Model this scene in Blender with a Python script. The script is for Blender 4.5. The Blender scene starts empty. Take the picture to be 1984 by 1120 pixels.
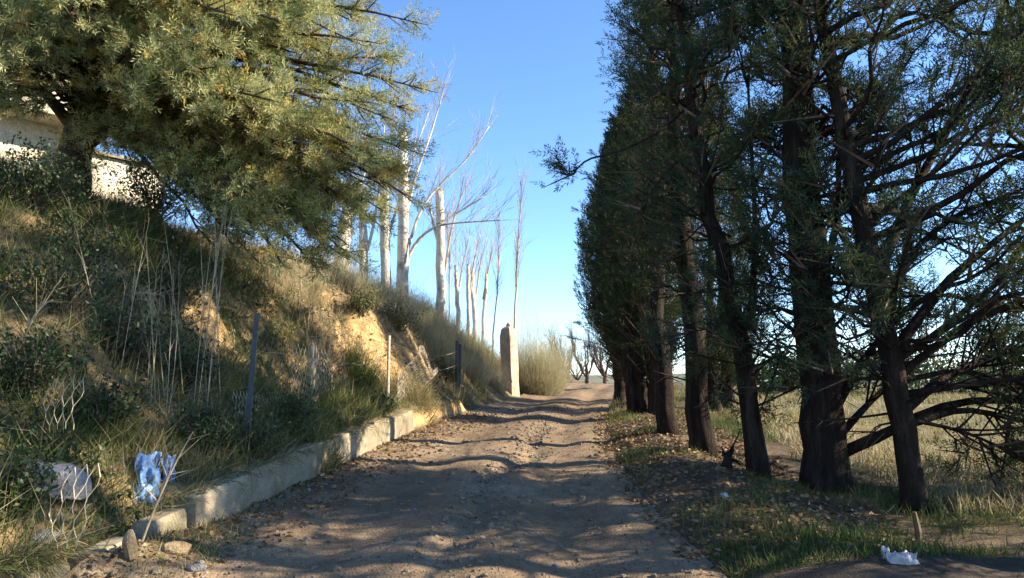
import bpy, math
import numpy as np
from mathutils import Vector

S = bpy.context.scene
COL = S.collection
R = math.radians
PI = math.pi

# ------------------------------------------------------------------ camera, sky, sun, exposure
F_PX, CX, CY, PITCH, EYE = 1430.0, 992.0, 560.0, R(7.17), 1.5
cam = bpy.data.cameras.new('camera'); cam_ob = bpy.data.objects.new('camera', cam); COL.objects.link(cam_ob)
cam_ob.location = (0, 0, EYE); cam_ob.rotation_euler = (PI/2 + PITCH, 0, 0)
cam.sensor_width = 36.0; cam.lens = 36.0*F_PX/1984.0; cam.clip_start = 0.05; cam.clip_end = 3000
S.camera = cam_ob

SUN_EL, SUN_AZ = R(28.5), R(-3.0)            # azimuth measured from +X towards +Y
SUN = Vector((math.cos(SUN_EL)*math.cos(SUN_AZ), math.cos(SUN_EL)*math.sin(SUN_AZ), math.sin(SUN_EL)))
W = bpy.data.worlds.new('World'); S.world = W; W.use_nodes = True
nt = W.node_tree; nt.nodes.clear()
sky = nt.nodes.new('ShaderNodeTexSky'); sky.sky_type = 'NISHITA'; sky.sun_disc = False
sky.sun_elevation = SUN_EL; sky.sun_rotation = PI/2 - SUN_AZ
sky.altitude = 900; sky.air_density = 0.9; sky.dust_density = 0.0; sky.ozone_density = 4.0
bg = nt.nodes.new('ShaderNodeBackground'); bg.inputs['Strength'].default_value = 0.125
wo = nt.nodes.new('ShaderNodeOutputWorld')
hs_ = nt.nodes.new('ShaderNodeHueSaturation'); hs_.inputs['Saturation'].default_value = 1.06
nt.links.new(sky.outputs[0], hs_.inputs['Color']); nt.links.new(hs_.outputs[0], bg.inputs[0]); nt.links.new(bg.outputs[0], wo.inputs[0])
sl = bpy.data.lights.new('sun', 'SUN'); sl.energy = 5.0; sl.angle = R(0.6); sl.color = (1.0, 0.86, 0.66)
so = bpy.data.objects.new('sun', sl); COL.objects.link(so); so.location = (20, 10, 20)
so.rotation_euler = SUN.to_track_quat('Z', 'Y').to_euler()
S.view_settings.view_transform = 'Standard'; S.view_settings.look = 'None'
S.view_settings.exposure = 1.55; S.view_settings.gamma = 1.0; S.view_settings.use_curve_mapping = False
S.render.engine = 'CYCLES'
S.cycles.max_bounces = 6; S.cycles.diffuse_bounces = 2; S.cycles.transparent_max_bounces = 8

# ------------------------------------------------------------------ helpers
rng = np.random.default_rng(11)

def unit(v):
    v = np.asarray(v, float)
    return v/np.maximum(np.linalg.norm(v, axis=-1, keepdims=True), 1e-9)

def hash2(ix, iy, seed):
    h = (ix.astype(np.int64)*374761393 + iy.astype(np.int64)*668265263 + seed*974711) & 0x7fffffff
    h = ((h ^ (h >> 13))*1274126177) & 0x7fffffff
    return ((h ^ (h >> 16)) & 0xffff)/65535.0

def vnoise(x, y, seed=0):
    x = np.asarray(x, float); y = np.asarray(y, float)
    ix = np.floor(x); iy = np.floor(y); fx = x-ix; fy = y-iy
    fx = fx*fx*fx*(fx*(fx*6-15)+10); fy = fy*fy*fy*(fy*(fy*6-15)+10)
    a = hash2(ix, iy, seed); b = hash2(ix+1, iy, seed); c = hash2(ix, iy+1, seed); d = hash2(ix+1, iy+1, seed)
    return (a*(1-fx)+b*fx)*(1-fy)+(c*(1-fx)+d*fx)*fy

def fbm(x, y, seed=0, octs=4):
    t = 0; a = 0.5
    for i in range(octs):
        t = t + a*(vnoise(x*2**i+i*17.3, y*2**i-i*9.1, seed+i)-0.5); a *= 0.5
    return t*2

def sm(x, a, b):
    t = np.clip((np.asarray(x, float)-a)/(b-a), 0, 1); return t*t*(3-2*t)

def link(o, parent=None):
    COL.objects.link(o)
    if parent is not None: o.parent = parent
    return o

def mesh_data(name, V, faces, mat, smooth=False, tint=None):
    """V (n,3); faces: list of int arrays, each (m,3) or (m,4)."""
    V = np.ascontiguousarray(V, np.float32)
    me = bpy.data.meshes.new(name)
    faces = [np.asarray(f, np.int32) for f in faces if len(f)]
    tot = np.concatenate([np.full(len(f), f.shape[1], np.int32) for f in faces])
    idx = np.concatenate([f.ravel() for f in faces])
    me.vertices.add(len(V)); me.vertices.foreach_set('co', V.ravel())
    me.loops.add(len(idx)); me.loops.foreach_set('vertex_index', idx)
    me.polygons.add(len(tot))
    st = np.zeros(len(tot), np.int32); st[1:] = np.cumsum(tot)[:-1]
    me.polygons.foreach_set('loop_start', st)
    me.polygons.foreach_set('use_smooth', np.full(len(tot), bool(smooth)))
    if mat is not None: me.materials.append(mat)
    if tint is not None:
        at = me.attributes.new('tint', 'FLOAT', 'POINT'); at.data.foreach_set('value', np.ascontiguousarray(tint, np.float32))
    me.update(calc_edges=True)
    return me

class MB:
    """collects shapes; build() links them as ONE mesh object"""
    def __init__(s): s.V = []; s.F = []; s.T = []; s.n = 0
    def add(s, V, F, tint=0.5):
        V = np.asarray(V, float).reshape(-1, 3)
        for f in (F if isinstance(F, list) else [F]):
            if len(f): s.F.append(np.asarray(f)+s.n)
        s.V.append(V); s.T.append(np.broadcast_to(np.asarray(tint, float), (len(V),)))
        s.n += len(V)
    def build(s, name, mat, parent=None, smooth=False, loc=None):
        V = np.concatenate(s.V); off = None
        if parent is not None: V = V-np.array(parent.location)
        elif loc is not None: V = V-np.array(loc)
        me = mesh_data(name, V, s.F, mat, smooth, np.concatenate(s.T))
        o = bpy.data.objects.new(name, me)
        if parent is None and loc is not None: o.location = loc
        return link(o, parent)

def tube(mb, P, rad, sides=6, tint=0.5, cap=True, rough=0.0, g=None):
    P = np.asarray(P, float); k = len(P); rad = np.broadcast_to(np.asarray(rad, float), (k,))
    T = unit(np.gradient(P, axis=0))
    ref = np.array([0.0, 0, 1]) if abs(T[:, 2]).mean() < 0.8 else np.array([1.0, 0, 0])
    A = unit(np.cross(T, ref)); B = np.cross(T, A)
    th = np.arange(sides)*2*PI/sides
    rr = np.repeat(rad[:, None], sides, 1)
    if rough: rr = rr*(1+rough*(g or rng).normal(size=(k, sides)))
    V = P[:, None]+rr[..., None]*(A[:, None]*np.cos(th)[None, :, None]+B[:, None]*np.sin(th)[None, :, None])
    i = np.arange(k-1)[:, None]*sides; j = np.arange(sides)[None]
    j2 = (j+1) % sides
    Q = np.stack([i+j, i+j2, i+sides+j2, i+sides+j], -1).reshape(-1, 4)
    V = V.reshape(-1, 3); F = [Q]
    if cap:
        V = np.vstack([V, P[0], P[-1]]); n0 = k*sides
        jj = np.arange(sides); F.append(np.stack([np.full(sides, n0), (jj+1) % sides, jj], -1))
        F.append(np.stack([np.full(sides, n0+1), n0-sides+jj, n0-sides+(jj+1) % sides], -1))
    mb.add(V, F, tint)

def stamp(mb, tpl, P, D, scale, tint, g, zroll=None, up=None):
    """many copies of a template (V,F) at points P, its +Z along D; scale (n,) or (n,3)"""
    TV, TF = tpl; P = np.asarray(P, float); n = len(P)
    if n == 0: return
    D = unit(np.broadcast_to(D, (n, 3)))
    a = g.normal(size=(n, 3)) if up is None else np.broadcast_to(up, (n, 3))
    X = unit(np.cross(a, D)); Y = np.cross(D, X)
    scale = np.asarray(scale, float)
    if scale.ndim == 1: scale = np.repeat(scale[:, None], 3, 1)
    L = TV[None]*scale[:, None, :]
    V = P[:, None]+L[..., :1]*X[:, None]+L[..., 1:2]*Y[:, None]+L[..., 2:3]*D[:, None]
    off = (np.arange(n)*len(TV))[:, None, None]
    Fs = [(f[None]+off).reshape(-1, f.shape[1]) for f in TF]
    t = np.repeat(np.broadcast_to(tint, (n,)), len(TV))
    mb.add(V.reshape(-1, 3), Fs, t)

def segs(mb, A, B, r0, r1=None, tint=0.5, g=rng):
    A = np.asarray(A, float); B = np.asarray(B, float); d = B-A; L = np.linalg.norm(d, axis=1)
    n = len(A); r0 = np.broadcast_to(r0, (n,)); 
    stamp(mb, STICK, A, d, np.stack([r0, r0, L], 1), tint, g)

def tri_prism(taper):
    th = np.arange(3)*2*PI/3
    b = np.stack([np.cos(th), np.sin(th), 0*th], 1); t = np.stack([taper*np.cos(th), taper*np.sin(th), 0*th+1], 1)
    j = np.arange(3)
    return np.vstack([b, t]), [np.stack([j, (j+1) % 3, (j+1) % 3+3, j+3], 1)]
STICK = tri_prism(0.85); TWIG = tri_prism(0.25)

def plume(n, nl, w, spread, seed, flat=1.0):
    g = np.random.default_rng(seed); V = []; 
    for i in range(n):
        t = i/(n-1); a = i*2.39996+g.uniform(-.4, .4); s = spread*(1-.55*t)*g.uniform(.7, 1.2)
        d = unit(np.array([math.cos(a)*s, math.sin(a)*s*flat, 1-.4*s])); b = np.array([0, 0, t*.72]) + 0.02*g.normal(size=3)
        l = nl*(1-.35*t)*g.uniform(.75, 1.25); sd = unit(np.cross(d, g.normal(size=3)))*w*.5
        V += [b-sd, b+d*l*.55+sd*1.1, b+d*l]
    return np.array(V), [np.arange(3*n).reshape(n, 3)]
PL = [plume(24, .25, .048, 1.15, s) for s in range(4)]
PLC = [plume(26, .27, .046, 1.3, s+60) for s in range(4)]          # fluffier one for the big conifer            # feathery cypress tuft
PLT = [plume(15, .36, .066, .7, s+20) for s in range(4)]         # tight upright tuft

def blade():
    V = np.array([[-.5, 0, 0], [.5, 0, 0], [-.4, .10, .5], [.4, .10, .5], [0, .42, 1.0]])
    return V, [np.array([[0, 1, 3, 2]]), np.array([[2, 3, 4]])]
BLADE = blade()
def leaf():
    V = np.array([[0, 0, 0], [.3, .06, .45], [-.3, .06, .45], [0, -.05, 1.0]])
    return V, [np.array([[0, 1, 3, 2]])]
LEAF = leaf()
def pebble(seed):
    g = np.random.default_rng(seed)
    a = (1+5**.5)/2
    V = unit(np.array([[-1, a, 0], [1, a, 0], [-1, -a, 0], [1, -a, 0], [0, -1, a], [0, 1, a], [0, -1, -a], [0, 1, -a], [a, 0, -1], [a, 0, 1], [-a, 0, -1], [-a, 0, 1]]))
    V = V*g.uniform(.7, 1.15, (12, 1))*np.array([1, .8, .6])
    F = np.array([[0, 11, 5], [0, 5, 1], [0, 1, 7], [0, 7, 10], [0, 10, 11], [1, 5, 9], [5, 11, 4], [11, 10, 2], [10, 7, 6], [7, 1, 8], [3, 9, 4], [3, 4, 2], [3, 2, 6], [3, 6, 8], [3, 8, 9], [4, 9, 5], [2, 4, 11], [6, 2, 10], [8, 6, 7], [9, 8, 1]])
    return V, [F]
PEB = [pebble(s) for s in range(5)]

def tag(o, label=None, cat=None, group=None, kind=None):
    if label: o['label'] = label
    if cat: o['category'] = cat
    if group: o['group'] = group
    if kind: o['kind'] = kind
    return o
def thing(name, label, cat, loc, group=None):
    o = bpy.data.objects.new(name, None); o.empty_display_size = .2; o.location = [float(c) for c in loc]
    link(o); return tag(o, label, cat, group)

# ------------------------------------------------------------------ materials
def newmat(name):
    m = bpy.data.materials.new(name); m.use_nodes = True; t = m.node_tree; t.nodes.clear()
    out = t.nodes.new('ShaderNodeOutputMaterial'); return m, t, out
def N(t, typ, **kw):
    n = t.nodes.new(typ)
    for k, v in kw.items():
        if k.startswith('i_'): n.inputs[k[2:].replace('_', ' ')].default_value = v
        else: setattr(n, k, v)
    return n
def ramp(t, stops, src):
    r = t.nodes.new('ShaderNodeValToRGB'); e = r.color_ramp.elements
    while len(e) < len(stops): e.new(0.5)
    for el, (p, c) in zip(e, stops): el.position = p; el.color = (*c, 1)
    t.links.new(src, r.inputs[0]); return r.outputs[0]
def noise(t, scale, detail=5, rough=.6, co=None, vec=(1, 1, 1)):
    n = N(t, 'ShaderNodeTexNoise', i_Scale=scale, i_Detail=detail, i_Roughness=rough)
    tc = N(t, 'ShaderNodeNewGeometry'); mp = N(t, 'ShaderNodeMapping'); mp.inputs['Scale'].default_value = vec
    t.links.new(tc.outputs['Position'], mp.inputs[0]); t.links.new(mp.outputs[0], n.inputs['Vector']); return n.outputs[0]
def mix(t, fac, a, b, mode='MIX'):
    m = N(t, 'ShaderNodeMix', data_type='RGBA', blend_type=mode)
    for sock, v in ((m.inputs[0], fac), (m.inputs[6], a), (m.inputs[7], b)):
        if hasattr(v, 'is_linked') or hasattr(v, 'links'): t.links.new(v, sock)
        elif isinstance(v, (int, float)): sock.default_value = v
        else: sock.default_value = (*v, 1)
    return m.outputs[2]
def attr(t, name='tint'):
    return N(t, 'ShaderNodeAttribute', attribute_name=name).outputs['Fac']
def bump(t, src, strength=.4, dist=.02):
    b = N(t, 'ShaderNodeBump', i_Strength=strength, i_Distance=dist); t.links.new(src, b.inputs['Height']); return b.outputs[0]
def prin(t, out, col, rough=.9, nrm=None, spec=.2, metal=0.0):
    p = N(t, 'ShaderNodeBsdfPrincipled', i_Roughness=rough, i_Metallic=metal); p.inputs['Specular IOR Level'].default_value = spec
    if isinstance(col, tuple): p.inputs['Base Color'].default_value = (*col, 1)
    else: t.links.new(col, p.inputs['Base Color'])
    if nrm is not None: t.links.new(nrm, p.inputs['Normal'])
    if out is not None: t.links.new(p.outputs[0], out.inputs[0])
    return p

def leafmat(name, stops, trans=.3, tcol=None, rough=.7, spec=.15):
    m, t, out = newmat(name)
    c = ramp(t, stops, attr(t)); c = mix(t, .35, c, ramp(t, [(.3, (.45, .45, .45)), (.7, (1.3, 1.3, 1.3))], noise(t, 2.2, 3)), 'MULTIPLY')
    p = prin(t, None, c, rough, None, spec); tr = N(t, 'ShaderNodeBsdfTranslucent')
    t.links.new(c if tcol is None else mix(t, .5, c, tcol), tr.inputs[0])
    ms = N(t, 'ShaderNodeMixShader'); ms.inputs[0].default_value = trans
    t.links.new(p.outputs[0], ms.inputs[1]); t.links.new(tr.outputs[0], ms.inputs[2]); t.links.new(ms.outputs[0], out.inputs[0])
    return m
M = {}
M['conifer'] = leafmat('conifer_foliage', [(0, (.030, .055, .028)), (.3, (.13, .175, .07)), (.5, (.28, .305, .12)), (.68, (.45, .46, .225)), (.86, (.46, .39, .12)), (1, (.48, .31, .075))], .36)
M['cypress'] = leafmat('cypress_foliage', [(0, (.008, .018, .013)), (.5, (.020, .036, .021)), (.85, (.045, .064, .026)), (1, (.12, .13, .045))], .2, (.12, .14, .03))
M['loose'] = leafmat('loose_cypress_foliage', [(0, (.011, .027, .021)), (.5, (.027, .055, .036)), (.8, (.06, .095, .045)), (1, (.16, .17, .055))], .26, (.14, .17, .03))
M['broom'] = leafmat('broom_strands', [(0, (.14, .16, .075)), (.4, (.31, .31, .17)), (.7, (.48, .44, .28)), (1, (.54, .45, .29))], .38)
M['grass'] = leafmat('grass_blades', [(0, (.030, .060, .016)), (.35, (.075, .120, .030)), (.6, (.19, .18, .07)), (.85, (.33, .26, .13)), (1, (.42, .36, .23))], .3)
M['shrub'] = leafmat('shrub_leaves', [(0, (.018, .036, .014)), (.5, (.045, .080, .028)), (.8, (.10, .125, .045)), (1, (.22, .20, .08))], .25, None, .5, .35)
M['litter'] = leafmat('dead_leaves', [(0, (.09, .055, .03)), (.5, (.20, .12, .06)), (1, (.38, .28, .17))], .1)

def barkmat(name, c0, c1, c2, vs=5, str_=.8, zs=.18):
    m, t, out = newmat(name)
    n = noise(t, vs, 6, .65, None, (1, 1, zs)); n2 = noise(t, vs*4, 4, .6, None, (1, 1, zs*1.5))
    c = ramp(t, [(.28, c0), (.5, c1), (.72, c2)], n); c = mix(t, .5, c, ramp(t, [(.35, (.55, .55, .55)), (.65, (1.15, 1.15, 1.15))], n2), 'MULTIPLY')
    prin(t, out, c, .9, bump(t, n2, str_, .03), .15); return m
M['bark'] = barkmat('cypress_bark', (.013, .009, .007), (.032, .023, .018), (.075, .055, .042), 16, 1.3)
M['bark_warm'] = barkmat('conifer_bark', (.035, .022, .015), (.085, .055, .036), (.18, .12, .08), 12)
M['poplar'] = barkmat('white_poplar_bark', (.22, .18, .14), (.62, .57, .49), (.78, .74, .67), 5.5, .7, .55)
M['twig'] = barkmat('bare_twig', (.26, .20, .15), (.42, .34, .26), (.58, .50, .41), 4, .2, .5)
M['darktwig'] = barkmat('dark_bare_wood', (.05, .033, .026), (.11, .078, .06), (.20, .15, .12), 6, .4, .4)
M['straw'] = barkmat('dry_cane', (.22, .17, .10), (.38, .32, .21), (.52, .46, .34), 4, .2, .3)

def mixsoil(name, cols, scales=(.9, 9, 60), bs=.7, bd=.03, stones=0.0, grav=(.5, .46, .4)):
    m, t, out = newmat(name)
    a = noise(t, scales[0], 5, .6); b = noise(t, scales[1], 6, .7); c = noise(t, scales[2], 3, .6)
    k = ramp(t, [(.3, cols[0]), (.5, cols[1]), (.7, cols[2])], a)
    k = mix(t, .55, k, ramp(t, [(.3, (.55, .55, .55)), (.7, (1.4, 1.4, 1.4))], b), 'MULTIPLY')
    k = mix(t, .5, k, ramp(t, [(.32, (.5, .5, .5)), (.68, (1.5, 1.5, 1.5))], c), 'MULTIPLY')
    h = N(t, 'ShaderNodeMath', operation='ADD'); t.links.new(b, h.inputs[0]); 
    hm = N(t, 'ShaderNodeMath', operation='MULTIPLY'); t.links.new(c, hm.inputs[0]); hm.inputs[1].default_value = .35; t.links.new(hm.outputs[0], h.inputs[1])
    if stones:
        v = N(t, 'ShaderNodeTexVoronoi', i_Scale=42.0, i_Randomness=1.0); gp = N(t, 'ShaderNodeNewGeometry'); t.links.new(gp.outputs['Position'], v.inputs['Vector'])
        f = ramp(t, [(.12, (1, 1, 1)), (.34, (0, 0, 0))], v.outputs['Distance'])
        sel = N(t, 'ShaderNodeSeparateColor'); t.links.new(v.outputs['Color'], sel.inputs[0])
        on = ramp(t, [(1-stones-.02, (0, 0, 0)), (1-stones+.02, (1, 1, 1))], sel.outputs[0])
        mk = N(t, 'ShaderNodeMath', operation='MULTIPLY'); t.links.new(f, mk.inputs[0]); t.links.new(on, mk.inputs[1])
        k = mix(t, mk.outputs[0], k, mix(t, sel.outputs[1], (grav[0]*.4, grav[1]*.38, grav[2]*.36), grav))
        h2 = N(t, 'ShaderNodeMath', operation='ADD'); t.links.new(h.outputs[0], h2.inputs[0]); t.links.new(mk.outputs[0], h2.inputs[1]); h = h2
    prin(t, out, k, .95, bump(t, h.outputs[0], bs, bd), .12); return m, t
M['road'], _ = mixsoil('track_dirt', ((.155, .108, .065), (.225, .162, .10), (.29, .218, .142)), (.7, 7, 70), 1.0, .025, .42, (.33, .285, .225))
M['verge'], _ = mixsoil('verge_soil', ((.05, .045, .025), (.105, .08, .05), (.17, .125, .08)), (1.5, 10, 70), .9, .03, .12)
M['field'], _ = mixsoil('dry_field', ((.10, .10, .045), (.17, .155, .075), (.24, .20, .11)), (.5, 6, 50), .8, .05)
M['shaded_sideroad'], _ = mixsoil('shade_dark_dirt', ((.04, .034, .026), (.07, .056, .042), (.11, .088, .064)), (1.2, 9, 80), .9, .02, .25, (.13, .115, .095))  # dark dirt: shade of the bottom-right ground put into its colour
M['hills'], _ = mixsoil('far_hills', ((.10, .12, .08), (.16, .17, .11), (.22, .20, .14)), (.02, .2, 2), .2, .2)
M['rock'], _ = mixsoil('limestone', ((.14, .14, .14), (.25, .245, .24), (.36, .35, .33)), (3, 12, 60), 1.0, .03)
M['gravel'], _ = mixsoil('track_gravel', ((.10, .08, .06), (.17, .14, .105), (.26, .23, .19)), (9, 20, 60), .5, .01)
M['ochre_rock'], _ = mixsoil('ochre_rubble', ((.20, .14, .075), (.30, .225, .13), (.40, .32, .20)), (4, 14, 60), 1.0, .02)
M['concrete'], _ = mixsoil('old_concrete', ((.15, .13, .085), (.27, .225, .155), (.36, .31, .225)), (1.3, 6, 70), .5, .012)
M['plaster'], _ = mixsoil('pillar_render', ((.30, .225, .165), (.40, .315, .24), (.50, .41, .32)), (2, 9, 60), .35, .01)
M['wallplaster'], _ = mixsoil('house_plaster', ((.40, .35, .26), (.52, .46, .35), (.60, .55, .44)), (.8, 5, 40), .2, .01)
M['rooftile'], _ = mixsoil('roof_tile', ((.20, .09, .05), (.30, .15, .09), (.38, .21, .13)), (2, 9, 40), .4, .01)
M['darkglass'] = newmat('window_glass')[0]; prin(M['darkglass'].node_tree, [n for n in M['darkglass'].node_tree.nodes if n.type == 'OUTPUT_MATERIAL'][0], (.02, .025, .03), .08, None, .5)

# bank: ochre earth where steep, brown litter and moss where it lies flatter
m, t, out = newmat('bank_earth')
a = noise(t, 1.1, 5, .65); b = noise(t, 8, 6, .7); c = noise(t, 45, 3, .6)
flat = ramp(t, [(.32, (.055, .065, .028)), (.5, (.13, .105, .06)), (.7, (.24, .185, .11))], a)
steep = ramp(t, [(.3, (.30, .185, .085)), (.5, (.46, .30, .14)), (.7, (.58, .42, .22))], b)
ge = N(t, 'ShaderNodeNewGeometry'); sp = N(t, 'ShaderNodeSeparateXYZ'); t.links.new(ge.outputs['Normal'], sp.inputs[0])
fz = ramp(t, [(.40, (1, 1, 1)), (.66, (0, 0, 0))], sp.outputs[2])
k = mix(t, fz, flat, steep); k = mix(t, .5, k, ramp(t, [(.3, (.55, .55, .55)), (.7, (1.4, 1.4, 1.4))], c), 'MULTIPLY')
k = mix(t, .4, k, ramp(t, [(.3, (.6, .6, .6)), (.7, (1.3, 1.3, 1.3))], b), 'MULTIPLY')
prin(t, out, k, .95, bump(t, b, .9, .06), .1); M['bank'] = m

def flatmat(name, col, rough=.7, metal=0.0, spec=.3, var=.35, sc=20):
    m, t, out = newmat(name); n = noise(t, sc, 4, .6)
    c = mix(t, var, col, ramp(t, [(.3, (.35, .35, .35)), (.7, (1.5, 1.5, 1.5))], n), 'MULTIPLY')
    prin(t, out, c, rough, bump(t, n, .2, .005), spec, metal); return m
M['steel'] = flatmat('weathered_steel', (.07, .085, .10), .6, .3)
M['postwood'] = flatmat('pale_post', (.46, .41, .33), .8)
M['wire'] = flatmat('rusty_wire', (.42, .36, .27), .7, .2)
M['rust'] = flatmat('rust', (.16, .07, .035), .85)
M['bluesack'] = flatmat('blue_sack', (.12, .235, .44), .5, 0, .35, .15, 14)
M['whiteplastic'] = flatmat('white_plastic', (.50, .51, .52), .45, 0, .35, .5, 18)
M['darkconcrete'] = flatmat('damp_concrete', (.13, .135, .14), .85, 0, .2, .5, 9)
M['stake'] = flatmat('yellowed_stake', (.13, .095, .05), .85)
M['cut'] = flatmat('sawn_wood', (.42, .30, .18), .85, 0, .2, .4, 30)

# ------------------------------------------------------------------ terrain height
LY = np.array([-12, 0, 4.5, 7.4, 10.8, 13, 16.5, 20.5, 24, 28, 33, 40, 60, 120, 400]); LX = np.array([-6.0, -3.2, -2.42, -1.93, -1.44, -.95, -.40, .22, .95, 1.8, 3.1, 5.2, 12, 36, 150])
RY = np.array([-12, 0, 3.5, 5.0, 6.8, 9, 11.5, 15, 20, 24, 28, 33, 40, 60, 120, 400]); RX = np.array([.3, 1.5, 1.45, 1.25, 1.10, 1.18, 1.42, 1.92, 2.75, 3.45, 4.2, 5.3, 7.4, 14.2, 39, 156])
ZY = np.array([-12, 0, 4.6, 6.8, 10, 15, 21, 25, 28, 31, 36, 45, 60, 100, 400]); ZZ = np.array([-.9, 0, .33, .535, .743, .963, 1.12, 1.27, 1.39, 1.43, 1.36, 1.1, .7, .3, -2])
def smooth_interp(y, ys, xs):
    y = np.asarray(y, float); w = np.clip(.8+0*y, 0, 1)
    return (np.interp(y-w, ys, xs)+2*np.interp(y-w*.4, ys, xs)+2*np.interp(y+w*.4, ys, xs)+np.interp(y+w, ys, xs))/6
def Lx(y): return smooth_interp(y, LY, LX)
def Rx(y): return smooth_interp(y, RY, RX)
def Zr(y): return smooth_interp(y, ZY, ZZ)
WALL_END = 13.6
PY = np.array([-12, 3, 9, 12, 16, 20, 24, 28, 34, 60]); PZ = np.array([3.6, 3.9, 4.0, 3.95, 3.75, 3.45, 2.75, 2.05, 1.7, 1.0])
WY = np.array([-12, 4, 7, 9, 12, 20, 26, 34]); WW = np.array([5.5, 5.2, 4.6, 4.2, 3.4, 2.7, 2.6, 2.6])
# rise profile (share of the bank's width -> share of its height)
PR_S = np.array([0, .05, .2, .4, .7, 1.0, 1.6]); PR_SOFT = np.array([0, .02, .17, .42, .80, .97, 1.0])
PR_CLIFF = np.array([0, .02, .15, .53, .76, .95, 1.0])
def height(x, y):
    x = np.asarray(x, float); y = np.asarray(y, float)
    l = Lx(y); r = Rx(y); z0 = Zr(y); w = r-l
    f = (x-l)/w
    # track: two ruts, a raised middle, an eroded gully right of centre
    rut = -.04*np.exp(-((f-.30)/.10)**2)-.05*np.exp(-((f-.76)/.09)**2)+.025*np.exp(-((f-.53)/.12)**2)
    gl = .60+.06*np.sin(y*.8)+.03*np.sin(y*2.3)
    gully = -.065*np.exp(-((f-gl)/.045)**2)*sm(y, 13, 9)*(.55+.9*vnoise(y*1.1, 0*y, 5))
    lump = .022*fbm(x*.8, y*.55, 3, 3)+.022*fbm(x*5.3, y*5.3, 8, 4)
    zr = z0+(rut+gully)*sm(y, 34, 24)+lump*sm(y, 60, 30)
    zr = zr+.15*np.exp(-np.maximum(x-l, 0)/.28)*sm(y, 6.2, 4.6)*(.5+vnoise(x*2+9, y*2, 15))+.05*np.exp(-np.maximum(x-l, 0)/.15)*sm(fbm(y*1.2, y*0, 16, 2), -.2, .4)
    zr = zr+.06*np.exp(-((y-21.5)/.9)**2)*sm(f, .35, .6)+.07*np.exp(-((y-24.2)/.8)**2)*sm(f, .5, .8)
    # right verge and field
    o = np.maximum(x-r, 0)
    field = .50+.008*np.clip(y, 0, 60)+.35*sm(y, 8, 30)*sm(o, 30, 2)
    fe = sm(o, 1.6, 5.0)
    berm = .12*np.exp(-((o-.7)/.6)**2)
    zv = (z0+berm*sm(o, 0, .2)-.0*o)*(1-fe)+(np.where(y < 30, field, field))*fe+(.06*fbm(x*1.1, y*1.1, 21, 4)+.025*fbm(x*5, y*5, 25, 2))*sm(o, 0, .4)
    # left bank
    p = np.maximum(l-x, 0)
    wall = .28*sm(y, WALL_END+.6, WALL_END-.1)*sm(p, .02, .12+.55*sm(y, 5.7, 5.2))
    P = np.interp(y, PY, PZ); Wd = np.interp(y, WY, WW)
    edge = Wd*(1+.18*fbm(y*.55, 0*y+3, 31, 3))
    s = p/edge
    cl = sm(y, 6.7, 7.8)*sm(y, 16.5, 13.5)
    prof = np.interp(s, PR_S, PR_SOFT)*(1-cl)+np.interp(s, PR_S, PR_CLIFF)*cl
    rise = np.maximum(P-z0-wall, 0)*prof
    rough = (.30*fbm(x*.8, y*.8, 41, 4)+.16*fbm(x*2.6+.7*y, y*2.6, 45, 3))*sm(p, .25, 1.2)*sm(p, 9, 4)
    gul = -.35*cl*sm(s, .1, .3)*sm(s, .8, .45)*np.maximum(fbm(y*1.3, x*.3, 51, 3), -.1)
    gul = gul+cl*sm(s, .12, .25)*sm(s, .75, .5)*(.16*fbm(x*3.1, y*3.1, 53, 3)+.09*fbm(x*7, y*7, 57, 2))
    zl = z0+wall+rise+rough+gul+.012*np.minimum(p, 60)*0
    return np.where(x < l, zl, np.where(x > r, zv, zr))
def H(x, y): return float(height(np.array([x]), np.array([y]))[0])

def ray(u, v):
    d = np.array([(u-CX)/F_PX, 1.0, -(v-CY)/F_PX]); c, s = math.cos(PITCH), math.sin(PITCH)
    return np.array([d[0], d[1]*c-d[2]*s, d[1]*s+d[2]*c])
def hit(u, v, y0=3.0, y1=60):
    """where the sight line of a picture point meets the ground"""
    d = ray(u, v); ys = np.arange(y0, y1, .02); P = d[None]/d[1]*ys[:, None]; P[:, 2] += EYE
    k = np.nonzero(P[:, 2] < height(P[:, 0], P[:, 1]))[0]
    return P[k[0]] if len(k) else P[-1]
def at(u, v, y):
    d = ray(u, v); p = d/d[1]*y; p[2] += EYE; return p

# ------------------------------------------------------------------ ground sheets
def rows():
    return np.concatenate([np.arange(-10, 3, .25), np.arange(3, 12, .05), np.arange(12, 20, .09), np.arange(20, 34, .2), np.arange(34, 60, .8), np.geomspace(60, 400, 20)])
ys = rows()
def sheet(name, xfun, mat):
    Y = np.repeat(ys[:, None], xfun(ys[:1]).shape[1], 1); X = xfun(ys); Z = height(X, Y)
    n, k = X.shape; i = np.arange(n-1)[:, None]*k; j = np.arange(k-1)[None]
    Q = np.stack([i+j, i+j+1, i+k+j+1, i+k+j], -1).reshape(-1, 4)
    V = np.stack([X, Y, Z], -1).reshape(-1, 3)
    o = bpy.data.objects.new(name, mesh_data(name, V, [Q], mat, True)); link(o); o['kind'] = 'structure'; return o
fr = np.linspace(0, 1, 66)
road = sheet('dirt_track', lambda y: Lx(y)[:, None]*(1-fr)+Rx(y)[:, None]*fr, M['road'])
bo = np.concatenate([[0.0, .03, .06, .09, .12], np.arange(.17, 6.0, .075), np.geomspace(6.1, 160, 34)])[::-1]
bank = sheet('hillside', lambda y: Lx(y)[:, None]-bo, M['bank'])
vo = np.concatenate([np.arange(0, 2.6, .06)])
verge = sheet('verge', lambda y: Rx(y)[:, None]+vo, M['verge'])
fo = np.concatenate([[vo[-1]], np.arange(2.7, 7, .12), np.geomspace(7.1, 300, 44)])
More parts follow.
